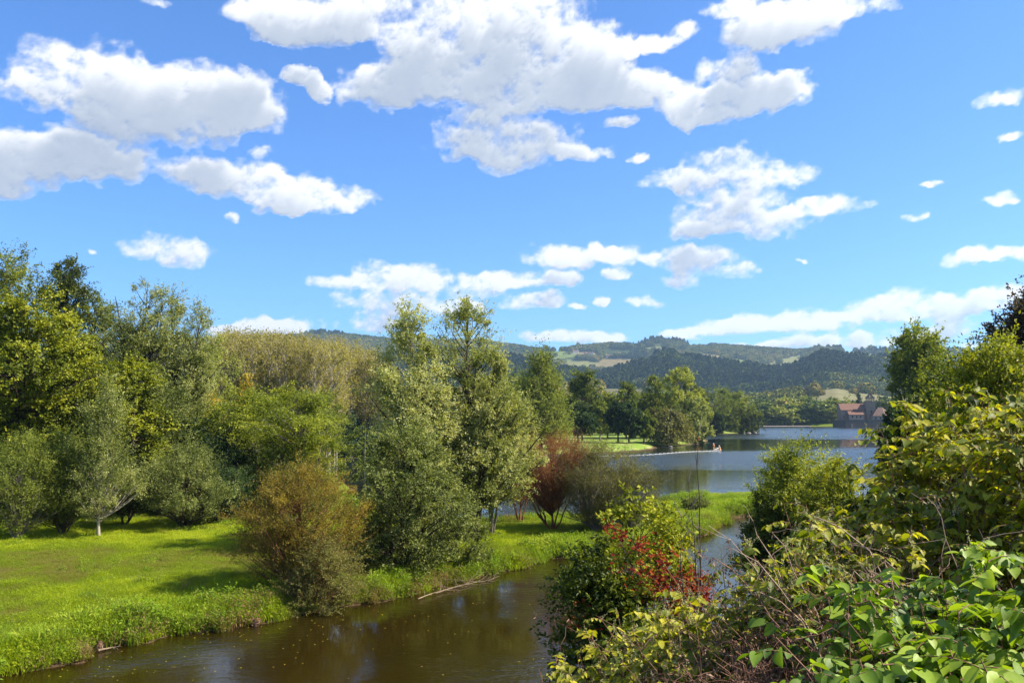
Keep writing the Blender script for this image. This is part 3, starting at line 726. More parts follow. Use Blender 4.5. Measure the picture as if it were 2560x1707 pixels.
# ---- broad lime trees behind the ochre bush
one('locust_tree', 31, 745, 66, 985, 300, 'lime', 'grey', 'spreading lime green tree with layered boughs behind the ochre bush', clumps=150, twigs=20, per=15, ll=.20, lw=.075, profile='umbrella', base=.22, up=.25, lobes=.7, inner=.2, r0=.15, cr=.9, tl=1.3, flat=.85, stems=3)
one('locust_tree', 32, 640, 72, 985, 240, 'lime', 'grey', 'lime green tree left of the spreading layered one', clumps=130, twigs=18, per=14, ll=.20, lw=.075, profile='oval', base=.12, up=.4, lobes=.7, inner=.2, r0=.15, cr=.8, tl=1.2, flat=.4)
one('locust_tree', 33, 565, 70, 1020, 230, 'lime', 'grey', 'bushy lime green tree behind the rightmost meadow willow', clumps=130, twigs=18, per=14, ll=.19, lw=.07, profile='oval', base=.05, up=.6, lobes=.6, inner=.2, r0=.12, cr=.7, tl=1.1, tbias=.4)
one('locust_tree', 34, 700, 62, 1130, 200, 'willow', 'grey', 'low shaded green tree between the ochre bush and the meadow willows', clumps=110, twigs=18, per=14, ll=.15, lw=.055, profile='oval', base=.05, up=.3, lobes=.4, inner=.2, r0=.1, cr=.7, tl=1.1, tbias=.3, flat=.5)
# ---- the tall wood at the left
one('maple_tree', 41, 50, 60, 730, 320, 'maple', 'brown', 'big yellow green maple at the left edge with large sunlit leaf sprays', clumps=300, twigs=14, per=13, ll=.22, lw=.15, profile='oval', base=.12, up=.35, lobes=.6, inner=.35, r0=.28, cr=.9, tl=1.1, flat=.5, tbias=.40)
one('maple_tree', 42, 190, 63, 860, 230, 'maple', 'brown', 'yellow green maple in front of the dark narrow treetop', clumps=220, twigs=14, per=13, ll=.22, lw=.15, profile='oval', base=.12, up=.35, lobes=.6, inner=.3, r0=.22, cr=.8, tl=1.0, flat=.5)
one('maple_tree', 43, 335, 60, 905, 130, 'maple', 'brown', 'narrow yellow green maple in front of the tall silver willows', clumps=120, twigs=14, per=13, ll=.2, lw=.14, profile='oval', base=.10, up=.35, lobes=.6, inner=.3, r0=.16, cr=.7, tl=.9, flat=.5)
one('ash_tree', 44, -5, 68, 632, 200, 'maple', 'grey', 'thin topped yellow green ash rising at the very left edge', clumps=200, twigs=12, per=12, ll=.22, lw=.09, profile='column', base=.3, up=.9, lobes=.6, inner=.2, r0=.2, cr=.7, tl=1.2, tbias=.4)
one('poplar_tree', 45, 148, 72, 652, 105, 'sage', 'brown', 'narrow dark poplar top standing out of the wood at the left', clumps=230, twigs=12, per=12, ll=.2, lw=.10, profile='column', base=.35, up=.9, lobes=.5, inner=.1, r0=.2, cr=.6, tl=.8, tbias=.40)
one('silver_willow_tree', 46, 330, 70, 698, 200, 'silver', 'brown', 'tall silver willow with dark forked limbs showing, left one of the pair in the wood', clumps=330, twigs=12, per=13, ll=.2, lw=.065, profile='oval', base=.25, up=.8, lobes=.6, inner=.2, r0=.3, cr=.7, tl=1.0, tbias=.35, leaders=[(-1.7, 0, .95, .75), (.8, 0, 1, .8), (2.1, 0, .9, .7)])
one('silver_willow_tree', 47, 450, 72, 733, 200, 'silver', 'brown', 'tall silver willow at the right end of the left wood, right one of the pair', clumps=330, twigs=12, per=13, ll=.2, lw=.065, profile='oval', base=.15, up=.7, lobes=.6, inner=.2, r0=.3, cr=.7, tl=1.0, tbias=.38, leaders=[(-1.2, 0, 1, .8), (1.6, 0, .93, .85)])
one('silver_willow_tree', 48, 262, 66, 905, 120, 'silver', 'brown', 'shorter silver green willow in the shade of the left wood', clumps=150, twigs=13, per=13, ll=.18, lw=.06, profile='oval', base=.1, up=.7, lobes=.5, inner=.2, r0=.14, cr=.6, tl=.9, tbias=.3)
one('silver_willow_tree', 49, 400, 64, 960, 170, 'silver', 'brown', 'bushy silver green willow below the pair of tall ones', clumps=200, twigs=13, per=13, ll=.18, lw=.06, profile='oval', base=.04, up=.7, lobes=.5, inner=.2, r0=.14, cr=.6, tl=.9, tbias=.32)
one('silver_willow_tree', 50, 530, 85, 850, 110, 'pale', 'grey', 'pale narrow willow beside the bare poplar stand', clumps=130, twigs=13, per=12, ll=.22, lw=.07, profile='oval', base=.08, up=.9, lobes=.5, inner=.2, r0=.14, cr=.7, tl=1.1, tbias=.3)
one('poplar_tree', 51, 225, 74, 745, 130, 'willow', 'brown', 'olive poplar between the dark narrow top and the silver willows', clumps=170, twigs=12, per=12, ll=.2, lw=.09, profile='column', base=.3, up=.9, lobes=.5, inner=.2, r0=.2, cr=.7, tl=1.0, tbias=.4)
one('yellow_maple', 52, 522, 75, 985, 75, 'yellow', 'grey', 'small bright yellow maple at the foot of the poplar stand', clumps=70, twigs=12, per=12, ll=.2, lw=.14, profile='oval', base=.1, up=.4, lobes=.5, inner=.2, r0=.08, cr=.5, tl=.8)
one('yellow_maple', 53, 612, 95, 945, 50, 'yellow', 'grey', 'tiny orange yellow maple among the poplar trunks', clumps=40, twigs=12, per=10, ll=.25, lw=.16, profile='oval', base=.2, up=.4, lobes=.5, inner=.2, r0=.08, cr=.5, tl=.8)
one('oak_tree', 54, 690, 88, 975, 150, 'maple', 'brown', 'dark yellow green oak at the foot of the poplar stand', clumps=110, twigs=14, per=12, ll=.24, lw=.16, profile='oval', base=.1, up=.3, lobes=.6, inner=.3, r0=.2, cr=.8, tl=1.1, flat=.6, tbias=.42)
# understorey that closes the wood, most of it tinted dark as added shade
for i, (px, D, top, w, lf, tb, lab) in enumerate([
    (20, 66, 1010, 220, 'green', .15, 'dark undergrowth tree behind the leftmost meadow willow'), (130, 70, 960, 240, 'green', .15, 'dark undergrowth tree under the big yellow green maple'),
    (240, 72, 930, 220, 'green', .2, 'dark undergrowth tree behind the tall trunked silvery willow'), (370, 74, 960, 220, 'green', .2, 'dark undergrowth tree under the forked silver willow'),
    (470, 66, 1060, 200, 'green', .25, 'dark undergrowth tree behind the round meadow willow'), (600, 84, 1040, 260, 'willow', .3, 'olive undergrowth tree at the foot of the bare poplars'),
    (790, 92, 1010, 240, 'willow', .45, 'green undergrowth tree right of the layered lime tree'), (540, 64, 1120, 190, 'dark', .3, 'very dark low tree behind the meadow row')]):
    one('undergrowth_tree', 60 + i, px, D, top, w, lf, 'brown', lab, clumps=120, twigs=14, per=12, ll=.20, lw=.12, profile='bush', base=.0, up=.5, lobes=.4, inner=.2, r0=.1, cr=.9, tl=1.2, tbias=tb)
# ---- blue green conifers across the arm of the lake
for i, (px, D, top, w, lab) in enumerate([(862, 152, 1035, 60, 'dark cedar left of the gap where the lake arm shows'), (905, 160, 1040, 90, 'blue green cedar with tiered boughs across the lake arm'), (950, 166, 1000, 90, 'tall dark cedar behind the left edge of the tall willows')]):
    one('cedar_tree', 70 + i, px, D, top, w, 'conifer', 'brown', lab, clumps=90, twigs=14, per=9, ll=.5, lw=.22, profile='cone', base=.12, up=.05, lobes=.5, inner=.2, r0=.25, cr=.9, tl=1.5, flat=1.0)
# ---- the pointed willow right of centre
one('pointed_willow', 80, 1352, 176, 893, 160, 'willow', 'brown', 'tall pointed green willow on the park shore right of the twin willows', clumps=260, twigs=14, per=10, ll=.5, lw=.20, profile='cone', base=.08, up=.9, lobes=.45, inner=.15, r0=.4, cr=1.5, tl=2.4, tbias=.55)
one('pointed_willow', 81, 1292, 185, 950, 100, 'willow', 'brown', 'lower willow half hidden between the twin willows and the pointed one', clumps=120, twigs=14, per=10, ll=.5, lw=.20, profile='oval', base=.08, up=.9, lobes=.45, inner=.15, r0=.3, cr=1.3, tl=2.0, tbias=.45)
# ---- the park trees
PT = [ # px, D, top, width, leaf, bark, profile, base, name, label, extra
 (1455, 236, 930, 112, 'green', 'brown', 'vase', .25, 'oak_tree', 'large dark oak with open crooked limbs at the left end of the park', dict(lobes=.8, flat=.7, clumps=110, tbias=.5)),
 (1444, 203, 1018, 82, 'dark', 'brown', 'oval', .26, 'park_maple', 'round dark maple standing alone on the lawn, leftmost in the park', {}),
 (1518, 262, 985, 70, 'maple', 'brown', 'oval', .1, 'park_tree', 'yellow green tree between the open oak and the bronze tree', dict(tbias=.45)),
 (1500, 232, 1012, 60, 'willow', 'grey', 'oval', .25, 'park_tree', 'mid green tree left of the dark pair of maples', {}),
 (1565, 258, 958, 92, 'green', 'brown', 'oval', .1, 'park_tree', 'round brownish green tree standing behind the dark maples', dict(tbias=.6)),
 (1545, 216, 1010, 62, 'dark', 'brown', 'oval', .25, 'park_maple', 'near black green maple, left of the touching pair', dict(tbias=.35)),
 (1572, 212, 1016, 66, 'dark', 'brown', 'oval', .22, 'park_maple', 'near black green maple, right of the touching pair', dict(tbias=.6)),
 (1609, 214, 1030, 52, 'willow', 'brown', 'oval', .25, 'park_maple', 'mid green maple right of the touching dark pair', dict(tbias=.4)),
 (1640, 262, 945, 90, 'green', 'brown', 'oval', .1, 'park_tree', 'tall irregular green tree behind the weeping willow', dict(lobes=.7, tbias=.62)),
 (1625, 240, 1020, 40, 'olive', 'brown', 'oval', .1, 'park_tree', 'small bronze green tree left of the weeping willow', dict(tbias=.3)),
 (1702, 254, 922, 100, 'pale', 'grey', 'oval', .08, 'pale_poplar', 'tall pale green poplar, the highest tree in the park', dict(up=.9, clumps=150, lobes=.4)),
 (1745, 262, 965, 60, 'pale', 'grey', 'oval', .1, 'pale_poplar', 'pale yellow green poplar on the right flank of the highest one', dict(up=.9, tbias=.4)),
 (1675, 222, 1020, 88, 'olive', 'grey', 'weep', .10, 'weeping_willow', 'small weeping willow with a domed crown on the lawn', dict(droop=1.3, up=.2, tbias=.62, tl=3.0)),
 (1738, 236, 1000, 78, 'sage', 'brown', 'oval', .03, 'shore_willow', 'grey green willow at the tip of the lawn above the water', dict(tbias=.72)),
 (1800, 372, 975, 100, 'green', 'brown', 'bush', .02, 'promontory_tree', 'broad round tree at the start of the wooded point', dict(tbias=.6)),
 (1850, 378, 980, 74, 'green', 'brown', 'bush', .02, 'promontory_tree', 'tallest round tree in the middle of the wooded point', dict(tbias=.66)),
 (1870, 374, 1022, 66, 'maple', 'brown', 'bush', .05, 'promontory_tree', 'low leaning tree at the outer end of the wooded point', dict(tbias=.25)),
 (1788, 350, 1032, 42, 'dark', 'brown', 'bush', .0, 'promontory_tree', 'small near black bush tree at the foot of the wooded point', dict(tbias=.1)),
 (1830, 420, 985, 90, 'willow', 'brown', 'bush', .02, 'promontory_tree', 'tree behind the middle of the wooded point', {}),
 (1400, 260, 985, 80, 'green', 'brown', 'oval', .1, 'park_tree', 'green tree between the pointed willow and the open oak', {}),
 (1480, 300, 1000, 80, 'maple', 'brown', 'oval', .05, 'park_tree', 'yellowish tree far behind the lone round maple', dict(tbias=.35)),
 (1600, 300, 985, 100, 'green', 'brown', 'oval', .05, 'park_tree', 'green tree far behind the dark maples', {}),
 (1700, 300, 975, 100, 'green', 'brown', 'oval', .05, 'park_tree', 'green tree far behind the highest poplar', {}),
 (1430, 320, 1005, 90, 'green', 'brown', 'oval', .0, 'park_tree', 'background tree filling the gap left of the lone maple', dict(tbias=.3)),
 (1545, 330, 1010, 110, 'green', 'brown', 'oval', .0, 'park_tree', 'background tree filling the gap behind the maples', dict(tbias=.3)),
 (1650, 330, 1010, 110, 'green', 'brown', 'oval', .0, 'park_tree', 'background tree filling the gap behind the weeping willow', dict(tbias=.3)),
]
for i, (px, D, top, w, lf, bk, pr, bs, nm, lab, ex) in enumerate(PT):
    W = w * D / FPX
    kw = dict(clumps=95, twigs=12, per=9, ll=.55, lw=.34, profile=pr, base=bs, up=.45, lobes=.45, inner=.2, cr=W * .09, tl=W * .11, r0=.24)
    kw.update(ex)
    one(nm, 100 + i, px, D, top, w, lf, bk, lab, group='trees of the lakeside park', **kw)
# ---- the stand of bare poplars: four trees, copied
protos = []
for k in range(5):
    H, W = 19.0, 5.2
    protos.append(tree_meshes('bare_poplar', 200 + k, H, W, LM['poplar'], BARK['pale'], profile='column', base=.38, clumps=90, twigs=6, per=6, ll=.26, lw=.15, up=1.3, lobes=.5, inner=.12, r0=.15, cr=.5, tl=1.3, twig_geo=.8, tbias=.6))
g = np.random.default_rng(5)
src = [None] * 5; cnt = 0
for row, D in enumerate([104, 110, 116, 122, 129, 136, 144, 153, 160, 168]):
    pxs = np.arange(548 + row * 3, 985, 40 - row * 1.2) + g.normal(size=len(np.arange(548 + row * 3, 985, 40 - row * 1.2))) * 5
    for ci_, px in enumerate(pxs):
        if (D < 150 and px > 850) or (D > 155 and px < 830): continue
        top = np.interp(px, [540, 640, 730, 800, 900, 960, 1000], [838, 842, 846, 858, 872, 905, 955]) + g.normal() * 9 + (8 - row) * 1.5
        loc = spot(px, D + g.normal() * 1.2); s = (ht(px, top, D) - loc[2]) / 19.0; k = int(g.integers(5))
        where = 'front row' if row == 0 else 'back rows' if row > 6 else ['', 'second', 'third', 'fourth', 'fifth', 'sixth', 'seventh'][row] + ' row'
        lab = 'slender thinly leaved poplar with a pale trunk in the %s of the poplar stand' % where
        wide = float(g.uniform(.9, 1.15))
        if src[k] is None:
            src[k] = plant('bare_poplar', protos[k], loc, lab, 'tree', 'slender poplars in the plantation'); src[k].scale = (s * wide, s * wide, s)
        else:
            copy_tree(src[k], loc, lab, g.uniform(0, 6.28), (s * wide, s * wide, s))
        cnt += 1

# ================================================================== scattered small plants (geometry nodes: far too many to count)
def hidden_proto(name, me):
    """a mesh that only serves as the source of instances: kept out of the scene collection"""
    o = bpy.data.objects.new(name, me); return o
def scatter(name, pts, scl, tints, protos_, mat, label, tilt=.25, seed=1):
    g = np.random.default_rng(seed); n = len(pts)
    me = bpy.data.meshes.new(name); me.vertices.add(n); me.vertices.foreach_set('co', np.asarray(pts, np.float32).ravel())
    a = me.attributes.new('s', 'FLOAT', 'POINT'); a.data.foreach_set('value', np.asarray(scl, np.float32))
    a = me.attributes.new('itint', 'FLOAT', 'POINT'); a.data.foreach_set('value', np.asarray(tints, np.float32))
    a = me.attributes.new('rot', 'FLOAT_VECTOR', 'POINT')
    rot = np.stack([g.normal(size=n) * tilt, g.normal(size=n) * tilt, g.random(n) * 6.283], -1)
    a.data.foreach_set('vector', rot.astype(np.float32).ravel())
    a = me.attributes.new('pick', 'INT', 'POINT'); a.data.foreach_set('value', g.integers(0, len(protos_), n).astype(np.int32))
    me.materials.append(mat)
    o = obj(name, me); tag(o, label, kind='stuff')
    ng = bpy.data.node_groups.new(name + '_nodes', 'GeometryNodeTree')
    ng.interface.new_socket('Geometry', in_out='INPUT', socket_type='NodeSocketGeometry')
    ng.interface.new_socket('Geometry', in_out='OUTPUT', socket_type='NodeSocketGeometry')
    gi, go = ng.nodes.new('NodeGroupInput'), ng.nodes.new('NodeGroupOutput')
    m2p = ng.nodes.new('GeometryNodeMeshToPoints')
    iop = ng.nodes.new('GeometryNodeInstanceOnPoints')
    join_ = ng.nodes.new('GeometryNodeGeometryToInstance')
    def named(nm, typ):
        x = ng.nodes.new('GeometryNodeInputNamedAttribute'); x.data_type = typ; x.inputs[0].default_value = nm
        return [s for s in x.outputs if s.enabled][0]
    for p_ in reversed(protos_):
        oi = ng.nodes.new('GeometryNodeObjectInfo'); oi.inputs['Object'].default_value = p_; oi.inputs['As Instance'].default_value = True
        ng.links.new(oi.outputs['Geometry'], join_.inputs[0])
    jn = ng.nodes.new('GeometryNodeJoinGeometry')
    ng.nodes.remove(join_)
    for p_ in protos_:
        oi = [x for x in ng.nodes if x.bl_idname == 'GeometryNodeObjectInfo' and x.inputs['Object'].default_value == p_][0]
        ng.links.new(oi.outputs['Geometry'], jn.inputs[0])
    ng.links.new(gi.outputs[0], m2p.inputs[0]); ng.links.new(m2p.outputs[0], iop.inputs['Points'])
    ng.links.new(jn.outputs[0], iop.inputs['Instance']); iop.inputs['Pick Instance'].default_value = True
    ng.links.new(named('pick', 'INT'), iop.inputs['Instance Index'])
    ng.links.new(named('rot', 'FLOAT_VECTOR'), iop.inputs['Rotation'])
    ng.links.new(named('s', 'FLOAT'), iop.inputs['Scale'])
    ng.links.new(iop.outputs[0], go.inputs[0])
    md = o.modifiers.new('scatter', 'NODES'); md.node_group = ng
    return o
def inst_leaf_mat(name, stops, trans=.35, rough=.6, spec=.2):
    m, nt, o = new_mat(name)
    a = nt.nodes.new('ShaderNodeAttribute'); a.attribute_name = 'tint'
    b_ = nt.nodes.new('ShaderNodeAttribute'); b_.attribute_name = 'itint'; b_.attribute_type = 'INSTANCER'
    t = math_(nt, 'ADD', math_(nt, 'MULTIPLY', math_(nt, 'SUBTRACT', a.outputs['Fac'], .5), .5), b_.outputs['Fac'])
    c = ramp(nt, t, stops)
    b = principled(nt, c, rough, spec)
    if trans > 0:
        tr = nt.nodes.new('ShaderNodeBsdfTranslucent'); link(nt, mixc(nt, 1.0, c, (1.25, 1.3, .5), 'MULTIPLY'), tr.inputs[0])
        mx = nt.nodes.new('ShaderNodeMixShader'); mx.inputs[0].default_value = trans
        link(nt, b.outputs[0], mx.inputs[1]); link(nt, tr.outputs[0], mx.inputs[2]); link(nt, mx.outputs[0], o.inputs[0])
    else: link(nt, b.outputs[0], o.inputs[0])
    return m
def tuft_mesh(name, seed, n, h, spread, w, bend, mat):
    g = np.random.default_rng(seed)
    a = g.random(n) * 6.283; r = np.sqrt(g.random(n)) * spread
    b = np.stack([np.cos(a) * r, np.sin(a) * r, np.zeros(n) - .03], -1)
    hh = h * (.5 + .7 * g.random(n)); a2 = g.random(n) * 6.283; out = bend * hh * (.3 + g.random(n))
    o1 = np.stack([np.cos(a2), np.sin(a2), np.zeros(n)], -1); sd_ = np.stack([-np.sin(a2), np.cos(a2), np.zeros(n)], -1) * w * .5
    p1 = b + o1 * (out * .3)[:, None] + np.array([0, 0, 1.]) * (hh * .6)[:, None]; p2 = b + o1 * out[:, None] + np.array([0, 0, 1.]) * (hh * .95)[:, None]
    v = np.stack([b - sd_, b + sd_, p1 + sd_ * .8, p1 - sd_ * .8, p2], 1).reshape(-1, 3)
    i = np.arange(n)[:, None] * 5
    t = np.repeat(.5 + g.normal(size=n) * .3, 5)
    return mk_mesh(name, v, [i + np.array([0, 1, 2, 3]), i + np.array([3, 2, 4])], [mat], attrs={'tint': t})
def herb_mesh(name, seed, n, h, spread, ll, lw, mat):
    g = np.random.default_rng(seed)
    a = g.random(n) * 6.283; r = np.sqrt(g.random(n)) * spread
    pos = np.stack([np.cos(a) * r, np.sin(a) * r, h * g.random(n) ** .7], -1)
    v, f = leaf_cards(pos, g.normal(size=(n, 3)) + [0, 0, .3], g.normal(size=(n, 3)) * .5 + [0, 0, 1], ll * (.6 + .6 * g.random(n)), lw * (.6 + .6 * g.random(n)))
    return mk_mesh(name, v, [f], [mat], attrs={'tint': np.repeat(.5 + g.normal(size=n) * .3, 4)})
GRASS = inst_leaf_mat('meadow_grass_blade', [(0.0, (.24, .19, .06)), (.2, (.24, .24, .035)), (.42, (.19, .26, .012)), (.7, (.32, .38, .010)), (1.0, (.42, .46, .03))], .5)
WEED = inst_leaf_mat('bank_herb_leaf', [(0.0, (.24, .14, .07)), (.2, (.17, .15, .03)), (.45, (.15, .25, .012)), (.75, (.27, .36, .02)), (1.0, (.42, .44, .06))], .4)
CROWN = inst_leaf_mat('wood_crown_leaf', [(0.0, (.010, .030, .016)), (.3, (.032, .062, .016)), (.55, (.095, .125, .018)), (.8, (.20, .21, .03)), (1.0, (.28, .20, .045))], 0.0, .9, .05)

def poly_points(n, x0, x1, y0, y1, seed):
    g = np.random.default_rng(seed)
    return g.uniform(x0, x1, n), g.uniform(y0, y1, n), g
def in_view(x, y, z, mx=60, my=40):
    px, py = project(np.stack([x, y, z], -1))
    return (px > -mx) & (px < 2560 + mx) & (py < 1707 + my) & (y > 1)
def make_grass():
    tp = [hidden_proto('grass_tuft_a', tuft_mesh('grass_tuft_a', 1, 26, .22, .17, .016, .7, GRASS)),
          hidden_proto('grass_tuft_b', tuft_mesh('grass_tuft_b', 2, 22, .17, .20, .018, 1.1, GRASS)),
          hidden_proto('grass_tuft_c', herb_mesh('grass_tuft_c', 3, 26, .14, .19, .07, .04, GRASS))]
    P = []
    for (n, x0, x1, y0, y1) in ((150000, -34, 12, 18, 42), (135000, -52, 16, 42, 66)):
        x, y, g = poly_points(n, x0, x1, y0, y1, n)
        h, dm, dp, dr = land_h(x, y); k = (dm > .1) & in_view(x, y, h, 450)
        P.append(np.stack([x, y, h, dm], -1)[k])
    P = np.concatenate(P); g = np.random.default_rng(8)
    big = fbm(P[:, 0] * .13, P[:, 1] * .13, 33, 4); mid = fbm(P[:, 0] * .7, P[:, 1] * .7, 44, 3)
    # a mown-looking drier belt runs through the meadow, lusher strips lie beside it
    dry = np.exp(-((P[:, 1] - 43 - P[:, 0] * .12) / 3.2) ** 2) * (P[:, 0] < 0)
    t = .50 + (big - .5) * 1.0 + (mid - .5) * .7 - dry * .24 + g.normal(size=len(P)) * .07
    lush = np.exp(-((P[:, 1] - 51 - P[:, 0] * .05) / 4.0) ** 2)
    t = t + lush * .2 - .10 * np.exp(-P[:, 3] / 2.5)
    s = (.55 + .7 * mid + .5 * (P[:, 3] < 1.6)) * (1 - .35 * dry) * (.8 + .4 * g.random(len(P)))
    scatter('meadow_grass', P[:, :3], s, np.clip(t, .02, .98), tp, GRASS, 'sunlit lime green grass of the meadow and the spit', seed=4)
    # tall herbs along the water's edge
    hp = [hidden_proto('bank_herb_a', herb_mesh('bank_herb_a', 5, 90, .50, .30, .11, .05, WEED)), hidden_proto('bank_herb_b', tuft_mesh('bank_herb_b', 6, 60, .52, .25, .022, .8, WEED)),
          hidden_proto('bank_herb_c', herb_mesh('bank_herb_c', 7, 120, .45, .40, .08, .045, WEED))]
    x, y, g = poly_points(60000, -30, 36, 20, 78, 77)
    h, dm, dp, dr = land_h(x, y)
    patch = fbm(x * .22, y * .22, 91, 3)
    pr = np.where(dm > 0, np.exp(-dm / 1.1), 0) * 1.0 + np.where(dm > 1, sstep(.55, .68, patch) * .10, 0)
    pr = np.where((x > 2) & (dm > 0), np.maximum(pr, .8), pr)
    pr = pr * (.25 + .75 * sstep(.36, .52, fbm(x * .55 + 9, y * .55, 95, 2)))
    k = (dm > -.15) & (g.random(len(x)) < pr) & in_view(x, y, h)
    t = .5 + (fbm(x * .5, y * .5, 17, 3) - .5) * .9 + g.normal(size=len(x)) * .08 - .25 * (dm < .25)
    t = np.where(x > 6, t + .15, t)
    sc = (.45 + .7 * patch + .3 * g.random(len(x))) * np.where(dm < 2.0, 1.15, .7)
    scatter('bank_herbs', np.stack([x, y, h - .03], -1)[k], sc[k], np.clip(t, .03, .97)[k], hp, WEED, 'overhanging weeds and reeds along the river edge', seed=9)
make_grass()

# ------------------------------------------------------------------ woods on the hills and along the far shore
def crown_proto(name, seed, n=260, conifer=False):
    g = np.random.default_rng(seed)
    t = g.random(n); a = g.random(n) * 6.283
    if conifer: r = .42 * (1 - t) + .04; z = .05 + t * 1.15
    else:
        r = .55 * np.sin(math.pi * (t * .85 + .12)) ** .6 * (.75 + .4 * lattice(a * 1.2, t * 3, seed)); z = .02 + t * .95
    pos = np.stack([np.cos(a) * r, np.sin(a) * r, z], -1)
    d = g.normal(size=(n, 3)); nr = norm(pos - [0, 0, .4]) + g.normal(size=(n, 3)) * .35
    v, f = leaf_cards(pos - norm(d) * .12, d, nr, np.full(n, .26), np.full(n, .20), .1)
    # closed core so that nothing shows through
    c, fc = tubes(np.array([[[0, 0, 0], [0, 0, .25], [0, 0, .55], [0, 0, .85]]]), np.array([[.25, .42, .42, .15]]) * (.6 if conifer else 1), 7)
    return mk_mesh(name, np.concatenate([v, c]), [f, fc + len(v)], [CROWN], attrs={'tint': np.concatenate([np.repeat(.5 + g.normal(size=n) * .3, 4), np.full(len(c), .3)])})
CP = [hidden_proto('wood_crown_%s' % 'abc'[i], crown_proto('wood_crown_%s' % 'abc'[i], 300 + i)) for i in range(3)]
CF = [hidden_proto('wood_conifer', crown_proto('wood_conifer', 310, 200, True))]
def make_woods():
    g = np.random.default_rng(12)
    n = 120000
    a = g.uniform(rad(-38), rad(38), n)
    D = np.concatenate([g.uniform(800, 2150, n // 2), g.uniform(2150, 3420, n - n // 2)])
    z = hill_h(a, D); x, y = np.sin(a) * D, np.cos(a) * D
    px, py = project(np.stack([x, y, z], -1))
    fl = field_of(x, y, z)
    fl = np.maximum(fl, np.maximum(field_of(x, y, z, 8.0), field_of(x, y, z, 15.0)))
    open_ = fbm(x / 90, y / 90, 55, 3)
    cut = (D > 2150) & (px > 1300) & (open_ > .56)
    keep = (fl < 0) & ~cut
    lone = (fl >= 0) & (fl < 4) & (g.random(n) < .02) & (open_ > .5)
    # the valley floor below the hills is wooded as well
    keep = keep | lone
    # conifers on summits and near ridge; the ridge's dark tone stands for cloud shadow
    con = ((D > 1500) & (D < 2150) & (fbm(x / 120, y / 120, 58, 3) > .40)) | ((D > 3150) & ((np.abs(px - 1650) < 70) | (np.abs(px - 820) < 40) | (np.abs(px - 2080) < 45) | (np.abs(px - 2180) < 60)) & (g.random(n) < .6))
    bign = fbm(x / 200, y / 200, 66, 4)
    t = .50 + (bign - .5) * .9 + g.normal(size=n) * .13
    t = np.where((D > 1500) & (D < 2150), t - .02, t)  # slight darkening of the mid ridge, also for the cloud shadow
    t = np.where(D < 1400, t + .28, t); t = np.where(D > 2150, t + .10, t)
    s = np.where(D < 1400, 12, np.where(D < 2150, 14, 16)) * (.65 + .7 * g.random(n)); s = np.where(con, s * 1.15, s)
    P = np.stack([x, y, z - s * .12], -1)
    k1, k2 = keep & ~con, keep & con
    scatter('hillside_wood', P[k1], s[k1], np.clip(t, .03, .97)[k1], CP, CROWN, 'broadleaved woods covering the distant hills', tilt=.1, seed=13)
    scatter('shade_toned_conifers', P[k2], s[k2], np.clip(t * .80, .02, .6)[k2], CF, CROWN, 'conifer woods on the distant ridges, toned dark in place of a cloud shadow', tilt=.04, seed=14)
    # flat wooded land between the lake and the hills
    n = 9000
    x, y = g.uniform(-700, 700, n), g.uniform(300, 860, n)
    h, dm, dp, dr = land_h(x, y)
    px, py = project(np.stack([x, y, h], -1))
    k = (h > .8) & (y > 600) & (px > -100) & (px < 2750)
    k |= (px > -100) & (px < 1400) & (h > .8) & (y > 300)
    k &= ~((px > 2080) & (px < 2300) & (y < 690))
    k &= ~((px > 1980) & (px < 2300) & (y > 760))
    s = 13 * (.7 + .6 * g.random(n)); t = .74 + (fbm(x / 60, y / 60, 23, 3) - .5) * .8 + g.normal(size=n) * .1
    scatter('valley_wood', np.stack([x, y, h - .6], -1)[k], s[k], np.clip(t, .05, .97)[k], CP, CROWN, 'mixed green woods on the flat land behind the lake', tilt=.1, seed=15)
make_woods()

# trees standing one by one on the far shore
farm = [tree_meshes('far_tree', 400 + k, 15, 12, LM['far'], BARK['brown'], profile=['oval', 'bush', 'oval'][k], base=.04, clumps=90, twigs=9, per=8, ll=1.3, lw=.85, cr=1.4, tl=1.7, up=.4, lobes=.5, r0=.3, tbias=.55) for k in range(3)]
fsrc = [None] * 3
FT = [(1905, 600, 1012, 80, 'blue green'), (1950, 590, 1022, 70, 'mid green'), (1925, 640, 1005, 70, 'pale'), (1985, 600, 1018, 60, 'rusty green'), (2010, 610, 1012, 66, 'mid green'), (2045, 598, 1004, 78, 'dark green'),
      (2075, 640, 1000, 60, 'pale'), (2078, 592, 1024, 60, 'dark round'), (2100, 600, 1030, 30, 'dark narrow'), (2020, 660, 996, 60, 'yellowish'), (1970, 660, 1000, 66, 'yellowish'), (1890, 650, 1008, 60, 'pale'),
      (2215, 660, 996, 50, 'pale green'), (2255, 650, 998, 60, 'yellow green'), (2125, 640, 1000, 40, 'yellow green'), (2290, 600, 1010, 60, 'dark green')]
beside = ['opening the row beside the wooded point', 'second in the row after the wooded point', 'just behind the first of the row', 'in the left middle of the row', 'in the middle of the row', 'tallest in the row near the church', 'behind the tallest of the row',
          'rounded over the water left of the church', 'squeezed against the church wall', 'back of the row in the middle', 'back of the row at the left', 'far back behind the wooded point', 'right behind the church tower', 'right of the church tower', 'left behind the church roof', 'at the water right of the church']
for i, (px, D, top, w, col) in enumerate(FT):
    k = i % 3; x = at(px, 1038, D)[0]; z = 1.2
    H = ht(px, top, D) - z; sx = w * D / FPX / 12
    lab = '%s tree on the far shore, %s' % (col, beside[i])
    if fsrc[k] is None:
        fsrc[k] = plant('far_tree', farm[k], (x, D, z), lab, 'tree', 'trees along the far shore'); fsrc[k].scale = (sx, sx, H / 15)
    else: copy_tree(fsrc[k], (x, D, z), lab, i * 1.3, (sx, sx, H / 15))
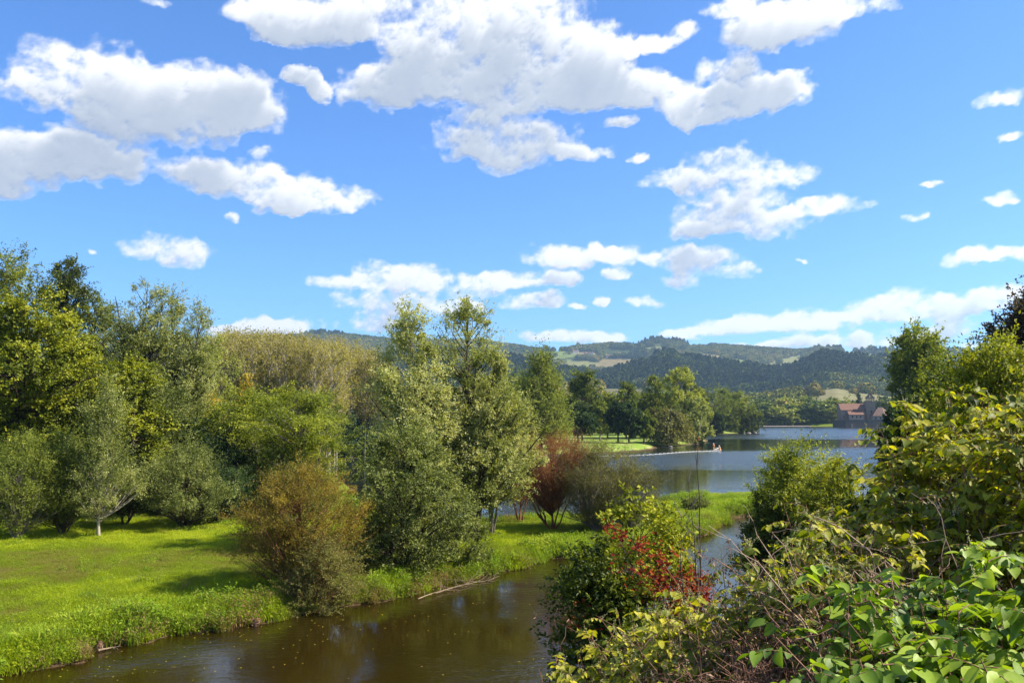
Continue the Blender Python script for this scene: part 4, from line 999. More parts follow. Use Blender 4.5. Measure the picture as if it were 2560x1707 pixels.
one('cypress_tree', 450, 2149, 640, 984, 20, 'dark', 'brown', 'dark pointed cypress rising behind the church roof', clumps=60, twigs=8, per=8, ll=1.0, lw=.6, profile='spire', base=.05, up=1, r0=.2, cr=.7, tl=1.4)

# single trees that stand out on the skyline
for px, D, w, h, k, lab in [(763, 3290, 15, 20, 0, 'left one of two pointed reddish trees on the far left summit'), (777, 3292, 17, 24, 2, 'right, larger one of two pointed reddish trees on the far left summit'),
                            (1364, 3288, 22, 22, 0, 'lone round dark tree on the skyline above the green field'), (1446, 3285, 16, 24, 2, 'tall dark tree on the skyline right of the lone round one'), (2182, 3285, 26, 24, 0, 'round dark tree on the right hilltop beside the sloping field')]:
    a = math.atan2((px - 1280) / FPX, 1.0)
    z = float(hill_h(np.array([a]), np.array([float(D)]))[0])
    copy_tree(fsrc[k], (math.sin(a) * D, math.cos(a) * D, z + 3), lab, px * .1, (w / 12, w / 12, h / 15), 'single trees on the skyline')
one('spit_bush', 460, 1735, 66, 1248, 62, 'sage', 'brown', 'low dark bush among the reeds near the end of the spit', cat='bush', clumps=60, twigs=12, per=12, ll=.13, lw=.05, profile='bush', base=0, up=.4, r0=.04, cr=.3, tl=.5, stems=4, tbias=.35)

# ================================================================== built things
def box(x0, x1, y0, y1, z0, z1):
    v = np.array([(x, y, z) for z in (z0, z1) for y in (y0, y1) for x in (x0, x1)], float)
    f = np.array([(0, 2, 3, 1), (4, 5, 7, 6), (0, 1, 5, 4), (2, 6, 7, 3), (0, 4, 6, 2), (1, 3, 7, 5)])
    return v, f
def prism(outline, y0, y1):
    """outline in x,z extruded along y; returned as (verts, quads, caps)"""
    o = np.array(outline, float); n = len(o)
    v = np.concatenate([np.stack([o[:, 0], np.full(n, y0), o[:, 1]], -1), np.stack([o[:, 0], np.full(n, y1), o[:, 1]], -1)])
    q = np.array([(i, (i + 1) % n, n + (i + 1) % n, n + i) for i in range(n)])
    return v, q, np.array([tuple(range(n))[::-1], tuple(range(n, 2 * n))])
def pmesh(name, mat, *parts):
    vs, by, off = [], {}, 0
    for p in parts:
        v = np.asarray(p[0], float); vs.append(v)
        for f in p[1:]:
            f = np.asarray(f); by.setdefault(f.shape[1], []).append(f + off)
        off += len(v)
    return mk_mesh(name, np.concatenate(vs), [np.concatenate(b) for b in by.values()], [mat])
def stone_mat(name, c1, c2, mortar, scale=1.2, w=.55, h=.3):
    m, nt, o = new_mat(name)
    tc = nt.nodes.new('ShaderNodeTexCoord')
    sp = nt.nodes.new('ShaderNodeSeparateXYZ'); link(nt, tc.outputs['Object'], sp.inputs[0])
    cb = nt.nodes.new('ShaderNodeCombineXYZ'); link(nt, math_(nt, 'ADD', sp.outputs[0], sp.outputs[1]), cb.inputs[0]); link(nt, sp.outputs[2], cb.inputs[1])
    br = nt.nodes.new('ShaderNodeTexBrick'); link(nt, cb.outputs[0], br.inputs[0]); br.inputs['Scale'].default_value = scale
    br.inputs['Color1'].default_value = (*c1, 1); br.inputs['Color2'].default_value = (*c2, 1); br.inputs['Mortar'].default_value = (*mortar, 1)
    br.inputs['Brick Width'].default_value = w; br.inputs['Row Height'].default_value = h; br.inputs['Mortar Size'].default_value = .02
    n = noise(nt, tc.outputs['Object'], .5, 5, .6)
    c = mixc(nt, mapr(nt, n.outputs[0], .35, .75, 0, .6), br.outputs[0], tuple(a * .62 for a in c1))
    b = principled(nt, c, .9, .15); link(nt, b.outputs[0], o.inputs[0]); return m
STONE = stone_mat('warm_stone', (.30, .22, .165), (.24, .185, .145), (.17, .135, .11))
STONE_D = stone_mat('dark_quay_stone', (.10, .085, .07), (.14, .12, .10), (.05, .045, .04))
WALLP = simple_mat('lime_render', (.20, .165, .14), (.30, .25, .21), .8)
TILE = simple_mat('red_roof_tile', (.12, .060, .042), (.22, .105, .068), 1.6)
TILE_O = simple_mat('sunlit_orange_tile', (.28, .15, .09), (.38, .22, .14), 1.6)  # brighter roof tile for the house's sunny side, sunlight put into its colour
SLATE = simple_mat('brown_roof_tile', (.10, .060, .045), (.17, .10, .075), 1.6)
DARKW = simple_mat('dark_opening', (.010, .010, .012), (.02, .02, .022), 3)

def make_church():
    D = 560.0
    k = D / FPX
    x0 = at(2103, 1040, D)[0]; z_base = ht(2110, 1050, D)          # foot of the church walls, on the quay
    root = obj('church', None, None, (x0, D, z_base)); root.rotation_euler = (0, 0, rad(-4))
    tag(root, 'old stone riverside church with red tiled roof and open gabled bell tower', 'church')
    P = lambda n, m, *a: obj(n, pmesh(n, m, *a), root)
    L, zr, ze = 16.2, 11.2, 7.0                                     # nave length, ridge, eaves
    # nave: gable walls at both ends, ridge along x
    v, q, c = prism([(0, 0), (0, ze), (0, ze)], 0, 1)
    wl = [box(.0, L, 0, 8.6, 0, ze)]
    P('wall', STONE, *wl)
    gv = np.array([(0.0, 0, ze), (0.0, 8.6, ze), (0.0, 4.3, zr - .25), (.5, 0, ze), (.5, 8.6, ze), (.5, 4.3, zr - .25)])
    P('gable', STONE, (gv, np.array([(0, 2, 1), (3, 4, 5)]), np.array([(0, 3, 5, 2), (2, 5, 4, 1)])))
    rv = np.array([(-.3, -.45, ze - .25), (L, -.45, ze - .25), (L, 4.3, zr), (-.3, 4.3, zr), (-.3, 9.05, ze - .25), (L, 9.05, ze - .25)])
    rv2 = rv + [0, 0, -.22]
    P('roof', TILE, (np.concatenate([rv, rv2]), np.array([(0, 1, 2, 3), (3, 2, 5, 4), (6, 9, 8, 7), (9, 10, 11, 8), (0, 6, 7, 1), (4, 5, 11, 10), (0, 3, 9, 6), (3, 4, 10, 9), (1, 7, 8, 2), (2, 8, 11, 5)])))
    # side chapel with its lean-to roof
    P('chapel_wall', WALLP, box(4.2, 13.6, -3.4, 0, 0, 3.9))
    cv = np.array([(3.9, -3.8, 3.7), (13.9, -3.8, 3.7), (13.9, .1, 6.5), (3.9, .1, 6.5)]); cv2 = cv - [0, 0, .2]
    P('chapel_roof', TILE, (np.concatenate([cv, cv2]), np.array([(0, 1, 2, 3), (4, 7, 6, 5), (0, 4, 5, 1), (0, 3, 7, 4), (1, 5, 6, 2)])))
    for xx, w in ((1.6, .7), (6.2, .8), (9.0, .8), (11.6, .8)):
        yy = 0 if xx < 4 else -3.4
        fr = P('window', STONE, box(xx - w / 2 - .12, xx + w / 2 + .12, yy - .06, yy - .003, 1.3, 3.2))
        obj('pane', pmesh('pane', DARKW, box(xx - w / 2, xx + w / 2, yy - .075, yy - .063, 1.45, 3.05)), fr)
    for xx in (0.25, 3.0, 13.9):
        P('buttress', STONE, box(xx, xx + .8, -.9, -.005, 0, 4.6))
    # bell tower: a wall belfry with four openings and one above
    tx0 = 16.3; tw = 5.7; T0 = 12.3; T1 = 14.7; A = 17.9
    P('tower_wall', STONE, box(tx0, tx0 + tw, -1.5, 3.6, 0, T0))
    P('string_course', STONE, box(tx0 - .15, tx0 + tw + .15, -1.65, 3.75, T0 + .003, T0 + .25))
    bz = T0 + .253; n = 4; pier = .42; gap = (tw - .3 - pier * (n + 1)) / n
    parts = []
    for i in range(n + 1):
        xa = tx0 + .15 + i * (pier + gap); parts.append(box(xa, xa + pier, -1.0, .2, bz, bz + 1.75))
    P('belfry_pier', STONE, *parts)
    # gable over the arcade, with one small opening
    hx = tx0 + tw / 2; zb = bz + 1.753
    up = zb + .7; oz = zb + 1.0
    def poly(outline, y0, y1):
        v, q, c = prism(outline, y0, y1); return (v, q, c)
    P('belfry_gable', STONE, poly([(tx0 + .1, zb), (tx0 + tw - .1, zb), (tx0 + tw - .1, up), (tx0 + .1, up)], -1.0, .2),
      poly([(tx0 + .1, up + .002), (hx - .42, up + .002), (hx - .42, oz + 1.6), (hx - .55, oz + 1.5)], -1.0, .2),
      poly([(tx0 + tw - .1, up + .002), (hx + .55, oz + 1.5), (hx + .42, oz + 1.6), (hx + .42, up + .002)], -1.0, .2),
      poly([(hx - .55, oz + 1.503), (hx + .55, oz + 1.503), (hx, A)], -1.0, .2))
    for s in (-1, 1):
        a = np.array([hx, A + .12]); b = np.array([hx + s * (tw / 2 + .25), up - .1])
        P('belfry_coping', SLATE, poly([tuple(a), tuple(b), (b[0], b[1] - .25), (a[0], a[1] - .3)][::s], -1.2, .4))
    P('belfry_back', DARKW, box(tx0 + .3, tx0 + tw - .3, 2.6, 3.2, bz, bz + .4))
    for xx, zz in ((tx0 + 2.6, 4.9), (tx0 + 3.6, 1.6)):
        fr = P('window', STONE, box(xx, xx + .9, -1.57, -1.503, zz, zz + 1.7)); obj('pane', pmesh('pane', DARKW, box(xx + .12, xx + .78, -1.585, -1.573, zz + .12, zz + 1.55)), fr)
    b = bpy.data.objects
    # the neighbouring house with a hipped roof and two dormers
    r2 = obj('riverside_house', None, None, (x0 + 18.2, D - 7.5, z_base)); r2.rotation_euler = (0, 0, rad(-4))
    tag(r2, 'stone house with a steep hipped roof and two dormers, beside the bell tower', 'house')
    Q = lambda n, m, *a: obj(n, pmesh(n, m, *a), r2)
    Q('wall', WALLP, box(0, 12, 0, 6, -1.4, 3.0))
    hv = np.array([(-.5, -.5, 2.9), (12.5, -.5, 2.9), (12.5, 6.5, 2.9), (-.5, 6.5, 2.9), (4.5, 3, 8.6), (7.0, 3, 8.6)])
    Q('roof', SLATE, (hv, np.array([(0, 1, 5, 4), (2, 3, 4, 5)]), np.array([(1, 2, 5), (3, 0, 4)])))
    ev = np.array([(7.2, -.62, 3.0), (12.55, -.62, 3.0), (7.15, 2.93, 8.55)])
    Q('sunlit_hip', TILE_O, (np.concatenate([ev, ev + [0, .03, -.1]]), np.array([(0, 1, 2), (5, 4, 3)]), np.array([(0, 3, 4, 1), (1, 4, 5, 2), (2, 5, 3, 0)])))  # overlay on the slope in brighter tile, painted as the sunlit side
    for xx in (8.3, 10.1):
        d_ = Q('dormer', TILE_O, box(xx, xx + 1.0, -.2, 1.6, 4.0, 5.2)); obj('pane', pmesh('pane', DARKW, box(xx + .15, xx + .85, -.22, -.205, 4.15, 5.0)), d_)
    for xx in (1.2, 4.2, 7.2, 10.0):
        w_ = Q('window', WALLP, box(xx, xx + 1.1, -.05, -.003, .6, 2.2)); obj('pane', pmesh('pane', DARKW, box(xx + .12, xx + .98, -.065, -.053, .72, 2.08)), w_)
    # quay
    qy = obj('quay_wall', None, None, (x0 - .5, D - 12, 0)); tag(qy, 'dark stone quay wall standing in the lake under the church', 'wall')
    obj('masonry', pmesh('masonry', STONE_D, box(0, 46, 3.5, 26, -1.5, z_base - .01)), qy)
    obj('parapet', pmesh('parapet', STONE_D, box(0, 46, 3.4, 3.9, z_base - .007, z_base + .5)), qy)
    obj('landing_step', pmesh('landing_step', STONE, box(20, 34, 1.2, 3.38, -.8, .25)), qy)
    obj('landing_post', pmesh('landing_post', WALLP, box(3.2, 4.2, 2.3, 3.3, -.8, 2.4)), qy)
    # the weir: a low pale wall across the water
    wv, wf = tubes(np.array([[at(1885, 1063, 575), at(1960, 1063, 580), at(2030, 1062, 585), at(2085, 1062, 588)]]) * [1, 1, 0] + [0, 0, .35], np.full((1, 4), .5), 6)
    tag(obj('weir', mk_mesh('weir', wv, [wf], [WALLP])), 'low pale weir running across the lake to the church', 'weir')
make_church()

def hill_house(px, py, D, w, h, rot, mat, roof, label):
    a = math.atan2((px - 1280) / FPX, 1.0)
    z = float(hill_h(np.array([a]), np.array([D]))[0]); x, y = math.sin(a) * D, math.cos(a) * D
    r = obj('hill_house', None, None, (x, y, z)); r.rotation_euler = (0, 0, rot); tag(r, label, 'house', 'farmhouses on the hills')
    obj('wall', pmesh('wall', mat, box(-w / 2, w / 2, -h * .6, h * .6, -8, h)), r)
    v, q, c = prism([(-h * .75, 0), (h * .75, 0), (0, h * .7)], -w / 2 - .5, w / 2 + .5)
    v = v[:, [1, 0, 2]] * [1, 1, 1] + [0, 0, h + .003]
    rf = obj('roof', pmesh('roof', roof, (v, q[:, ::-1], c)), r)
    obj('chimney', pmesh('chimney', mat, box(w * .25, w * .25 + 1.4, -.7, .7, h * 1.3, h * 1.3 + 4)), rf)
def surf_D(px, py, lo=1900, hi=3300):
    a = math.atan2((px - 1280) / FPX, 1.0); Ds = np.linspace(lo, hi, 300)
    z = hill_h(np.full(300, a), Ds); _, yy = project(np.stack([np.sin(a) * Ds, np.cos(a) * Ds, z], -1))
    return float(Ds[np.argmin(np.abs(yy - py))])
for i, (px, py, w, lab) in enumerate([(1478, 887, 24, 'white farmhouse at the right end of the high green field'), (1466, 887, 16, 'small barn beside the white farmhouse on the hill'), (1440, 882, 26, 'long low farmhouse along the top of the green field'),
        (1535, 893, 30, 'grey farm building above the tan field'), (1549, 889, 18, 'reddish farmhouse behind the grey farm building'), (1520, 894, 16, 'pale shed left of the grey farm building'),
        (2168, 897, 26, 'long white house on the right hill, leftmost of three'), (2196, 898, 22, 'pink roofed house in the middle of the three on the right hill'), (2222, 897, 24, 'pink roofed house, rightmost of three on the right hill'), (2005, 978, 16, 'small white house at the left edge of the big pale field')]):
    D = surf_D(px, py) if i < 9 else 1125.0
    hill_house(px, py, D, w * .9, 6.0, (i * .7) % 1.0 - .3, WALLP if i % 2 else simple_mat('white_render_%s' % 'abcdefghij'[i], (.62, .58, .52), (.75, .72, .66)), TILE if i in (1, 4, 7, 8) else SLATE, lab)

# ================================================================== the near bank on the right
def blotch(m, scale, amount, tone):
    """flecks and dull patches on large leaves"""
    nt = m.node_tree; rp = [n for n in nt.nodes if n.type == 'VALTORGB'][0]; b = [n for n in nt.nodes if n.type == 'BSDF_PRINCIPLED'][0]
    g = nt.nodes.new('ShaderNodeNewGeometry'); n = noise(nt, g.outputs['Position'], scale, 4, .7)
    f = mapr(nt, n.outputs[0], .56, .72, 0, amount)
    link(nt, mixc(nt, f, rp.outputs[0], tone), b.inputs['Base Color'])
    bump(nt, n.outputs[0], .5, .004, b)
    return m
KM = dict(
    lime=leaf_mat('knotweed_leaf', (.045, .100, .008), (.150, .240, .016), (.34, .44, .03), trans=.36, rough=.52, spec=.35, vary=.30),
    sun=leaf_mat('sunlit_knotweed_leaf', (.035, .060, .004), (.150, .185, .010), (.50, .45, .03), trans=.40, rough=.55, spec=.3, vary=.30),
    flower=leaf_mat('cream_flower', (.30, .27, .12), (.48, .44, .24), (.62, .58, .38), trans=.2),
    crimson=leaf_mat('crimson_creeper_leaf', (.05, .014, .008), (.22, .014, .014), (.42, .11, .02), trans=.35, rough=.7, spec=.1),
    litter=leaf_mat('withered_leaf', (.05, .022, .014), (.15, .075, .045), (.30, .18, .11), trans=.1),
)
blotch(KM['lime'], 22, .7, (.30, .26, .04)); blotch(KM['sun'], 18, .75, (.26, .13, .03))
STEMR = simple_mat('red_brown_stem', (.10, .045, .028), (.30, .16, .10), 9)
DEADS = simple_mat('dead_grey_stem', (.22, .14, .10), (.46, .33, .24), 9)
def leaf_template():
    t = np.array([-.04, .10, .32, .60, .84, 1.0]); w = np.array([.16, .31, .36, .27, .12, 0.0])
    zc = -.16 * t ** 2 * 1.3                                     # tip droops
    mid = np.stack([t + np.array([.07, 0, 0, 0, 0, 0]), 0 * t, zc - .03 * (w > 0)], -1)
    lf = np.stack([t, w, zc + w * .22], -1); rt = lf * [1, -1, 1]
    v = np.concatenate([mid, lf[:-1], rt[:-1]])                  # 6 + 5 + 5
    q = [(i, i + 1, 6 + i + 1, 6 + i) for i in range(4)] + [(i + 1, i, 11 + i, 11 + i + 1) for i in range(4)]
    tr = [(4, 5, 10), (5, 4, 15)]
    return v, np.array(q), np.array(tr)
LT = leaf_template()
def leaf_frames(d, n):
    d = norm(d); s = norm(np.cross(n, d)); u = np.cross(d, s)
    return np.stack([d, s, u], -1)                               # columns
def batch_leaves(pos, F, L):
    v = np.einsum('nij,kj->nki', F, LT[0]) * L[:, None, None] + pos[:, None]
    k = len(LT[0]); o = np.arange(len(pos))[:, None, None] * k
    return v.reshape(-1, 3), (LT[1][None] + o).reshape(-1, 4), (LT[2][None] + o).reshape(-1, 3)
def knotweed(seed, label, region, ztop, nst, mat, size=.125, branches=7, bl=.55, flowers=0.0, nobj=300, seen=None, tb=.5, arch=(-.25, -.25), lo=.35, cat='knotweed thicket'):
    g = np.random.default_rng(seed)
    x, y = [], []
    while len(x) < nst:
        a, b = g.uniform(region[0], region[1]), g.uniform(region[2], region[3])
        if len(region) < 5 or region[4](a, b): x.append(a); y.append(b)
    x, y = np.array(x), np.array(y)
    z = land_h(x, y)[0]; zt = ztop(x, y) + g.normal(size=nst) * .10
    H = np.clip(zt - z, .5, 4)
    n = 8; s = np.linspace(0, 1, n)
    dirx = np.stack([arch[0] + g.normal(size=nst) * .35, arch[1] + g.normal(size=nst) * .35], -1) * .35
    P = np.zeros((nst, n, 3))
    P[..., 0] = x[:, None] + dirx[:, :1] * s ** 2 * H[:, None]; P[..., 1] = y[:, None] + dirx[:, 1:] * s ** 2 * H[:, None]
    P[..., 2] = z[:, None] - .05 + H[:, None] * (s * 1.12 - .12 * s ** 3)
    zig = (g.random((nst, n, 2)) - .5) * .07; zig[:, 0] = 0; P[..., :2] += zig
    wood = [tubes(P, np.full((nst, 1), .009) * (1.1 - s[None] * .75), 4)]
    # side branches
    B = nst * branches; bi = np.repeat(np.arange(nst), branches)
    u = lo + (1 - lo) * g.random(B) ** .8
    idx = u * (n - 1); i0 = np.minimum(idx.astype(int), n - 2); fr = (idx - i0)[:, None]
    st0 = P[bi, i0] * (1 - fr) + P[bi, i0 + 1] * fr
    an = g.random(B) * 6.283
    bd = np.stack([np.cos(an), np.sin(an), .25 + .35 * g.random(B)], -1)
    ln = bl * (.5 + .8 * g.random(B)) * (1.25 - .6 * u)
    m = 5; ts = np.linspace(0, 1, m)
    BP = st0[:, None] + bd[:, None] * (ts[None, :, None] * ln[:, None, None]); BP[..., 2] -= .42 * ln[:, None] * ts[None] ** 2
    wood.append(tubes(BP, np.full((B, 1), .0042) * (1.1 - ts[None] * .7), 3))
    # alternate leaves
    per = 8
    li = np.repeat(np.arange(B), per); k = np.tile(np.arange(per), B)
    uu = (k + .6 + g.random(len(k)) * .3) / per
    lp = st0[li] + bd[li] * (uu * ln[li])[:, None]; lp[:, 2] -= .42 * ln[li] * uu ** 2
    side = np.where(k % 2 == 0, 1, -1)
    hor = norm(np.stack([-bd[li, 1], bd[li, 0], np.zeros(len(li))], -1)) * side[:, None]
    d = norm(hor * .9 + norm(bd[li] * [1, 1, 0]) * .7 + np.array([0, 0, -1.]) * (.25 + .45 * g.random(len(li)))[:, None] + g.normal(size=(len(li), 3)) * .22)
    nr = norm(np.array([0, 0, 1.]) + g.normal(size=(len(li), 3)) * .33)
    L = size * (.38 + 1.0 * g.random(len(li)) ** .9) * (1.15 - .45 * uu)
    keep = g.random(len(li)) < .93
    lp, d, nr, L, uu, li = lp[keep], d[keep], nr[keep], L[keep], uu[keep], li[keep]
    F = leaf_frames(d, nr)
    tint = tb + g.normal(size=len(li)) * .17 + (g.random(B)[li] - .5) * .40 + (uu - .5) * .15
    root = obj('knotweed', None, None, (float(x.mean()), float(y.mean()), float(z.mean())))
    tag(root, label, cat)
    off = np.array(root.location)
    wv, wf = join(wood)
    tag(obj('stems', mk_mesh('knotweed_stems', wv - off, [wf], [STEMR], smooth=True), root), kind='stuff')
    # the leaves that show largest become objects of their own
    px, py = project(lp); vis = (px > 0) & (px < 2560) & (py > 0) & (py < 1707)
    dist = np.linalg.norm(lp - [0, 0, CAM_Z], axis=1)
    topness = (lp[:, 2] - np.interp(lp[:, 0], [0, 8], [0, 0])) - ztop(lp[:, 0], lp[:, 1])
    score = np.where(vis, L / dist * 8 + np.clip(topness, -1, .3) * .25 + g.random(len(L)) * .06, -9)
    sel = np.zeros(len(L), bool); sel[np.argsort(-score)[:nobj]] = True; sel &= vis
    nb = ~sel
    v, q, t3 = batch_leaves(lp[nb] - off, F[nb], L[nb])
    tag(obj('leaves', mk_mesh('knotweed_leaves', v, [q, t3], [mat], attrs={'tint': np.repeat(tint[nb], len(LT[0]))}, smooth=True), root), kind='stuff')
    protos_ = []
    for j in range(5):
        vv = LT[0].copy(); vv[:, 2] += (j - 2) * .06 * vv[:, 0] ** 2; vv[:, 1] *= 1 + (j - 2) * .05
        protos_.append(mk_mesh('knotweed_leaf', vv, [LT[1], LT[2]], [mat], attrs={'tint': np.full(len(vv), tb - .12 + j * .08)}, smooth=True))
    for w in np.nonzero(sel)[0]:
        o = bpy.data.objects.new('leaf', protos_[int(np.clip((tint[w] - tb) / .08 + 2.5, 0, 4))]); COL.objects.link(o)
        o.parent = root
        M = Matrix(F[w].tolist()).to_4x4(); M.translation = Vector((lp[w] - off).tolist())
        o.matrix_basis = M @ Matrix.Scale(float(L[w]), 4)
    if flowers > 0:
        ff = g.random(len(lp)) < flowers * np.clip(.35 + topness * 1.2 + .5, .02, 1)
        fp = lp[ff]; nf = len(fp)
        dirs = norm(np.array([0, 0, 1.]) + g.normal(size=(nf, 3)) * .45); fl = .07 + .09 * g.random(nf)
        TP = fp[:, None] + dirs[:, None] * (np.linspace(0, 1, 3)[None, :, None] * fl[:, None, None])
        per = 22; fi = np.repeat(np.arange(nf), per); w = g.random(len(fi))
        pp = fp[fi] + dirs[fi] * (w * fl[fi])[:, None] + g.normal(size=(len(fi), 3)) * .009 * (1.3 - w)[:, None] - off
        v, f = leaf_cards(pp, g.normal(size=pp.shape), g.normal(size=pp.shape), np.full(len(pp), .013), np.full(len(pp), .010))
        tv, tf = tubes(TP - off, np.full((nf, 3), .0012), 3)
        me = mk_mesh('flower_sprays', np.concatenate([v, tv]), [f, tf + len(v)], [KM['flower']], attrs={'tint': np.concatenate([np.repeat(.5 + g.normal(size=len(pp)) * .2, 4), np.full(len(tv), .3)])})
        tag(obj('flower_sprays', me, root), kind='stuff')
    return root
ZT = lambda x, y: np.interp(x, [-.5, .8, 1.5, 2.1, 2.4, 3.05, 3.4, 4.0, 4.5, 5.3, 8], [3.6, 4.15, 4.7, 5.15, 5.5, 5.9, 6.25, 6.85, 7.5, 8.2, 8.9]) - np.clip(9 - y, 0, 3) * .15
knotweed(1, 'bright green knotweed with broad heart shaped leaves nearest the camera', (1.4, 6.2, 3.7, 7.2, lambda x, y: x > .395 * y + .08 and x > 1.6), lambda x, y: 6.60 + .03 * (y - 4) + .10 * np.clip(x - 2, 0, 3), 190, KM['lime'], size=.12, branches=9, bl=.40, flowers=.02, tb=.56, lo=.45)
knotweed(2, 'tall sunlit yellow green knotweed wall filling the right edge', (3.9, 11.0, 7.9, 11.5), lambda x, y: ZT(x, y) - .15, 330, KM['sun'], size=.105, branches=13, bl=.52, flowers=.06, tb=.52, lo=.45, arch=(0, -.4))  # stems run on out of view sunward, added to shade the hollow
knotweed(3, 'knotweed with cream flower sprays on the slope between the dead stems and the river', (1.9, 3.5, 7.8, 9.6), lambda x, y: np.interp(x, [1.9, 2.4, 3.05, 3.5], [5.5, 6.1, 6.65, 7.05]), 100, KM['sun'], size=.095, branches=9, bl=.42, flowers=.14, tb=.55, lo=.35, arch=(0, -.2))
knotweed(4, 'yellow flowering knotweed at the bottom edge above the river', (.45, 2.1, 9.2, 10.8), lambda x, y: np.interp(x, [.3, .8, 1.5, 2.1], [4.7, 4.9, 5.35, 5.8]), 110, KM['sun'], size=.10, branches=9, bl=.38, flowers=.16, tb=.66, lo=.4, arch=(0, -.2))
knotweed(5, 'dark drooping knotweed leaves hanging over the water beside the bare sapling', (3.2, 4.6, 11.5, 14.0), lambda x, y: np.interp(x, [3, 3.5, 4.4], [4.3, 4.9, 5.8]), 45, KM['sun'], size=.11, branches=6, bl=.6, flowers=.03, tb=.32, lo=.25)

# dead stems
def dead_stems(seed, label, region, n, ztop, lean, litter, mat, r=.006, cat='dead stems'):
    g = np.random.default_rng(seed)
    x, y = g.uniform(region[0], region[1], n), g.uniform(region[2], region[3], n)
    z = land_h(x, y)[0]; zt = ztop(x, y) + g.normal(size=n) * .15; H = np.clip(zt - z, .4, 3.5) * (.6 + .5 * g.random(n))
    m = 8; s = np.linspace(0, 1, m); P = np.zeros((n, m, 3))
    dx = lean[0] + g.normal(size=n) * .22; dy = lean[1] + g.normal(size=n) * .22
    P[..., 0] = x[:, None] + dx[:, None] * s ** 1.3 * H[:, None]; P[..., 1] = y[:, None] + dy[:, None] * s ** 1.3 * H[:, None]
    P[..., 2] = z[:, None] + H[:, None] * np.sin(s * 1.45)
    P[..., :2] += g.normal(size=(n, m, 2)) * .025
    root = obj('dead_stem_tangle', None, None, (float(x.mean()), float(y.mean()), float(z.mean()))); tag(root, label, cat)
    off = np.array(root.location); parts = [tubes(P - off, np.full((n, 1), r) * (1.2 - s[None] * .8) * (.6 + g.random((n, 1))), 4)]
    B = n * 6; bi = np.repeat(np.arange(n), 6); k = g.integers(2, m, B); st0 = P[bi, k]; d = norm(g.normal(size=(B, 3)) + [-.4, 0, .1]); ln = .12 + .4 * g.random(B)
    q = np.linspace(0, 1, 4); BP = st0[:, None] + d[:, None] * (q[None, :, None] * ln[:, None, None]) + g.normal(size=(B, 4, 3)) * .012; BP[..., 2] -= .25 * ln[:, None] * q[None] ** 2; BP[:, 0] = st0
    parts.append(tubes(BP - off, np.full((B, 1), r * .5) * (1.1 - q[None] * .7), 3))
    v, f = join(parts)
    tag(obj('stems', mk_mesh('dead_stem_stems', v, [f], [mat], smooth=True), root), kind='stuff')
    if litter:
        w = g.integers(0, B, litter); pp = BP[w, g.integers(1, 4, litter)] + g.normal(size=(litter, 3)) * .015 - off
        v, f = leaf_cards(pp, g.normal(size=pp.shape) + [0, 0, -1.2], g.normal(size=pp.shape), .05 * (.5 + g.random(litter)), .014 * (.5 + g.random(litter)), .5)
        tag(obj('withered_leaves', mk_mesh('withered_leaves', v, [f], [KM['litter']], attrs={'tint': np.repeat(.5 + g.normal(size=litter) * .25, 4)}), root), kind='stuff')
dead_stems(21, 'tangle of dead red brown knotweed stems filling the bottom of the slope', (1.55, 3.3, 5.6, 8.2), 360, lambda x, y: np.interp(x, [.5, 1.5, 2.5, 3.3], [5.2, 5.6, 6.1, 6.45]), (-.12, .05), 15000, STEMR)
dead_stems(22, 'pale leaning dead stems in front of the dark hollow under the tall knotweed', (2.9, 4.3, 6.6, 8.2), 60, lambda x, y: 6.9 + 0 * x, (-.18, .0), 1200, DEADS, .006)
dead_stems(23, 'brown withered stems mixed into the flowering knotweed above the river', (1.6, 2.9, 8.0, 9.6), 110, lambda x, y: ZT(x, y) - .25, (-.4, .0), 5000, STEMR)

# the bush with the red creeper
cb = one('creeper_bush', 501, 1600, 18.5, 1262, 330, 'maple', 'brown', 'bush above the river overgrown with green and crimson creeper', cat='bush', clumps=150, twigs=12, per=12, ll=.10, lw=.07, profile='bush', base=.10, up=.4, lobes=.7, inner=.3, r0=.05, cr=.3, tl=.45, stems=6, tbias=.42)
one('creeper_bush', 502, 1480, 18, 1400, 190, 'green', 'brown', 'dark lower bush on the water side of the creeper covered one', cat='bush', clumps=110, twigs=12, per=12, ll=.10, lw=.06, profile='bush', base=.05, up=.3, lobes=.6, inner=.3, r0=.05, cr=.3, tl=.5, stems=5, tbias=.45)
one('creeper_bush', 503, 1600, 15.5, 1560, 230, 'green', 'brown', 'dark leafy shrub on the slope under the creeper covered bush', cat='bush', clumps=120, twigs=12, per=12, ll=.10, lw=.06, profile='bush', base=.05, up=.3, lobes=.6, inner=.3, r0=.05, cr=.3, tl=.5, stems=5, tbias=.4)
